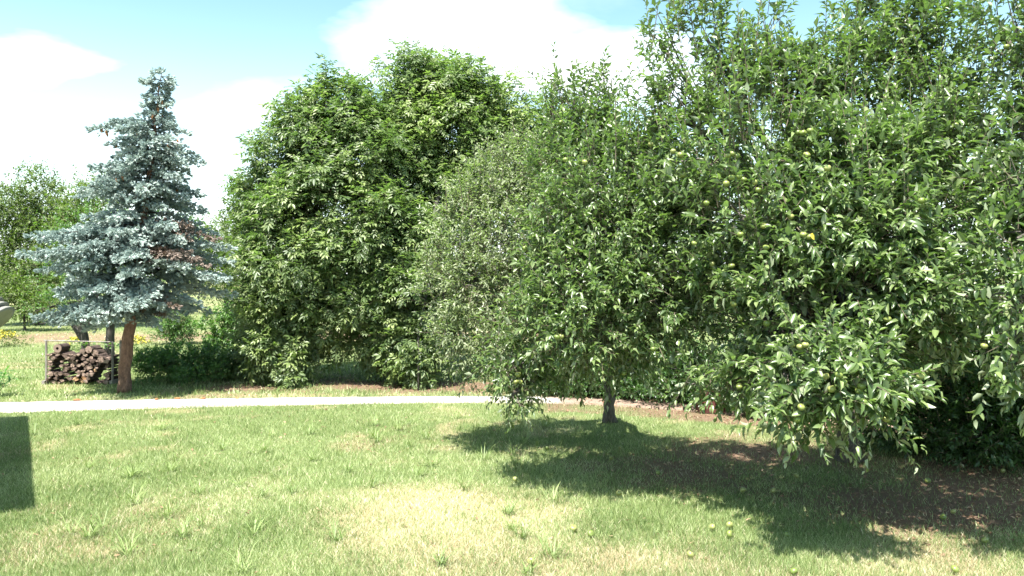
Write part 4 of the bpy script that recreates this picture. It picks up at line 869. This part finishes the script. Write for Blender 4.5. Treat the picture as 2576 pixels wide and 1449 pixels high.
flab = ['whitish apple fallen on sunlit lawn, left one of a near pair', 'small pale apple fallen on sunlit lawn, right one of a near pair', 'large yellow-green fallen apple, left one of two side by side at the shade edge', 'yellow-green fallen apple, right one of two side by side at the shade edge', 'pale apple lying just below the two side by side', 'green fallen apple at the tree-shade edge in mid lawn', 'yellowish apple half sunk in dry grass, leftmost near the bottom edge', 'pale apple alone on the straw-coloured lawn, bottom middle', 'pale fallen apple cut by the bottom photo edge', 'yellow-green fallen apple near the bottom edge, far right', 'large pale green fallen apple on dry grass at the right', 'bright green fallen apple in shade, right of the drooping bough',
        'green fallen apple farthest right in the deep shade', 'dim green fallen apple on brown soil right of the bough', 'green fallen apple on brown soil, left of two under the bough', 'green fallen apple on brown soil, right of two under the bough', 'dark green fallen apple directly below the bough tip', 'dim fallen apple in the shade left of the bough', 'pale fallen apple in the shade right of the slim trunk', 'small fallen apple in shade below the slim trunk, farthest left', 'small fallen apple in far shade between slim trunk and bough', 'small yellowish fallen apple in shade below two paler ones', 'small fallen apple at the left tip of the tree shade', 'small fallen apple in brown litter at the right shade edge', 'small pale fallen apple in dappled light below the bough']
rg = np.random.default_rng(72)
for (vx, vy), lab in zip(fall, flab):
    p = G(vx, vy); s = rg.uniform(.029, .035) if lab.find('small') < 0 else rg.uniform(.026, .031)
    p[2] = gheight(p[0], p[1]) + s * .88 + .014
    o = link('fallen_apple', AM, None, p); o.scale = (s, s, s * .95); o.rotation_euler = (rg.uniform(.4, 2.4), rg.uniform(-.5, .5), rg.uniform(0, 6)); link('stalk', SM, o); tag(o, lab, 'apple', 'apples fallen on the lawn')

# ------------------------------------------------------------------ lawn blades, tufts and litter
rg = np.random.default_rng(81)
def blades(n, ylo, yhi, h0, wd, seed, power=1.6):
    rg = np.random.default_rng(seed)
    y = 1 / (1 / ylo - rg.random(n) * (1 / ylo - 1 / yhi)); x = (rg.random(n) * 2 - 1) * (.70 * y + .4)
    pd = path_dist(x, y); soil, dry = masks(x, y)
    ok = (pd > -.02 - .10 * vnoise(x * 4, y * 4)) & (rg.random(n) > soil * .9); x, y, soil, dry = x[ok], y[ok], soil[ok], dry[ok]; n = len(x)
    cl_ = fbm(x * 3.1 + 8, y * 3.1, 3); z = gheight(x, y)
    isdry = (rg.random(n) < np.clip(dry * .62 + .07, 0, .72)).astype(float) * rg.uniform(.75, 1, n)
    h = h0 * rg.uniform(.5, 1.25, n) * (.7 + .7 * cl_) * (1 - .35 * isdry) * np.where(rg.random(n) < .02, 1.7, 1)
    th = rg.random(n) * 6.283; dirn = np.stack([np.cos(th), np.sin(th), np.zeros(n)], -1); lean = rg.uniform(.15, 1.0, n) * h * (1 + .9 * isdry)
    az = rg.random(n) * 6.283; sd = np.stack([np.cos(az), np.sin(az), np.zeros(n)], -1) * (wd * rg.uniform(.6, 1.2, n) * (y / 8) ** .5)[:, None] * .5
    b = np.stack([x, y, z - .004], -1); tip = b + dirn * lean[:, None] + UP * h[:, None]
    v = np.stack([b - sd, b + sd, tip], 1); t = np.arange(n * 3).reshape(n, 3)
    tint = np.clip(.5 + .9 * (fbm(x * 1.1 + 70, y * 1.1 + 3, 3) - .5) + .3 * rg.standard_normal(n), 0, 1)
    return v.reshape(-1, 3), t, np.repeat(tint, 3), np.repeat(isdry, 3)
parts = [blades(440000, 5.3, 14.2, .054, .0064, 1), blades(110000, 14.2, 34, .07, .013, 2)]
# coarse dark tufts
tv_, tt_, ti_, td_ = [], [], [], []
spots = [(735, 1240), (930, 1225), (640, 1340), (850, 1360), (500, 1240), (1110, 1420), (560, 1130), (780, 1090), (1000, 1080), (1330, 1440), (420, 1300), (330, 1200), (250, 1330), (950, 1110), (1150, 1050)] + [(rg.uniform(60, 1400), rg.uniform(1060, 1440)) for _ in range(45)]
cnt = 0
for vx, vy in spots:
    c = G(vx, vy); k = int(rg.integers(14, 34)); th = rg.random(k) * 6.283; ln = rg.uniform(.08, .28, k)
    b = c + np.stack([.025 * rg.standard_normal(k), .025 * rg.standard_normal(k), np.zeros(k)], -1); d = np.stack([np.cos(th) * .8, np.sin(th) * .8, rg.uniform(.4, 1.1, k)], -1); sd = np.stack([-np.sin(th), np.cos(th), 0 * th], -1) * .0035
    mid = b + d * (ln * .55)[:, None]; tp = b + d * ln[:, None] * [1.1, 1.1, .75]
    v = np.stack([b - sd, b + sd, mid + sd, mid - sd, tp], 1); t = np.array([(0, 1, 2), (0, 2, 3), (3, 2, 4)])[None] + (np.arange(k) * 5)[:, None, None] + cnt
    tv_.append(v.reshape(-1, 3)); tt_.append(t.reshape(-1, 3)); cnt += k * 5; ti_.append(np.full(k * 5, rg.uniform(.2, .65))); td_.append(np.zeros(k * 5))
parts.append((np.concatenate(tv_), np.concatenate(tt_), np.concatenate(ti_), np.concatenate(td_)))
off = 0; vs_, ts_ = [], []
for p in parts: vs_.append(p[0]); ts_.append(p[1] + off); off += len(p[0])
lawn = link('lawn_grass', mesh('lawn_grass', np.concatenate(vs_), np.concatenate(ts_), [M['grass']], {'tint': np.concatenate([p[2] for p in parts]), 'dry': np.concatenate([p[3] for p in parts])}))
tag(lawn, 'short patchy lawn grass, green with straw-coloured dry spots', 'grass', kind='stuff')
n = 60000; y = rg.uniform(5.6, 19, n); x = rg.uniform(-.75, .75, n) * y; soil, dry = masks(x, y); pd = path_dist(x, y)
ok = (rg.random(n) < np.where((pd < 0) & (x < .4), .004, soil * .42 + .03)); x, y, pd = x[ok], y[ok], pd[ok]; n = len(x)
P = np.stack([x, y, np.where(pd < 0, .028, gheight(x, y) + .008)], -1); th = rg.random(n) * 6.283
d = np.stack([np.cos(th), np.sin(th), rg.uniform(-.05, .25, n)], -1)
mb = scatter([leaf_tpl(.26, .3, -.2, hi=False), leaf_tpl(.22, .7, .3, hi=False), leaf_tpl(.12, .3, .1, hi=False)], P, d, UP + .4 * rg.standard_normal((n, 3)), rg.uniform(.018, .065, n), rg.random(n) ** 1.4, rg)
tag(mb.build('leaf_litter', [M['litter']]), 'dry brown fallen leaves scattered on the soil under the trees', 'leaf litter', kind='stuff')
print('LOGS', nlog, 'TRIS', sum(len(o.data.polygons) for o in bpy.data.objects if o.type == 'MESH'))
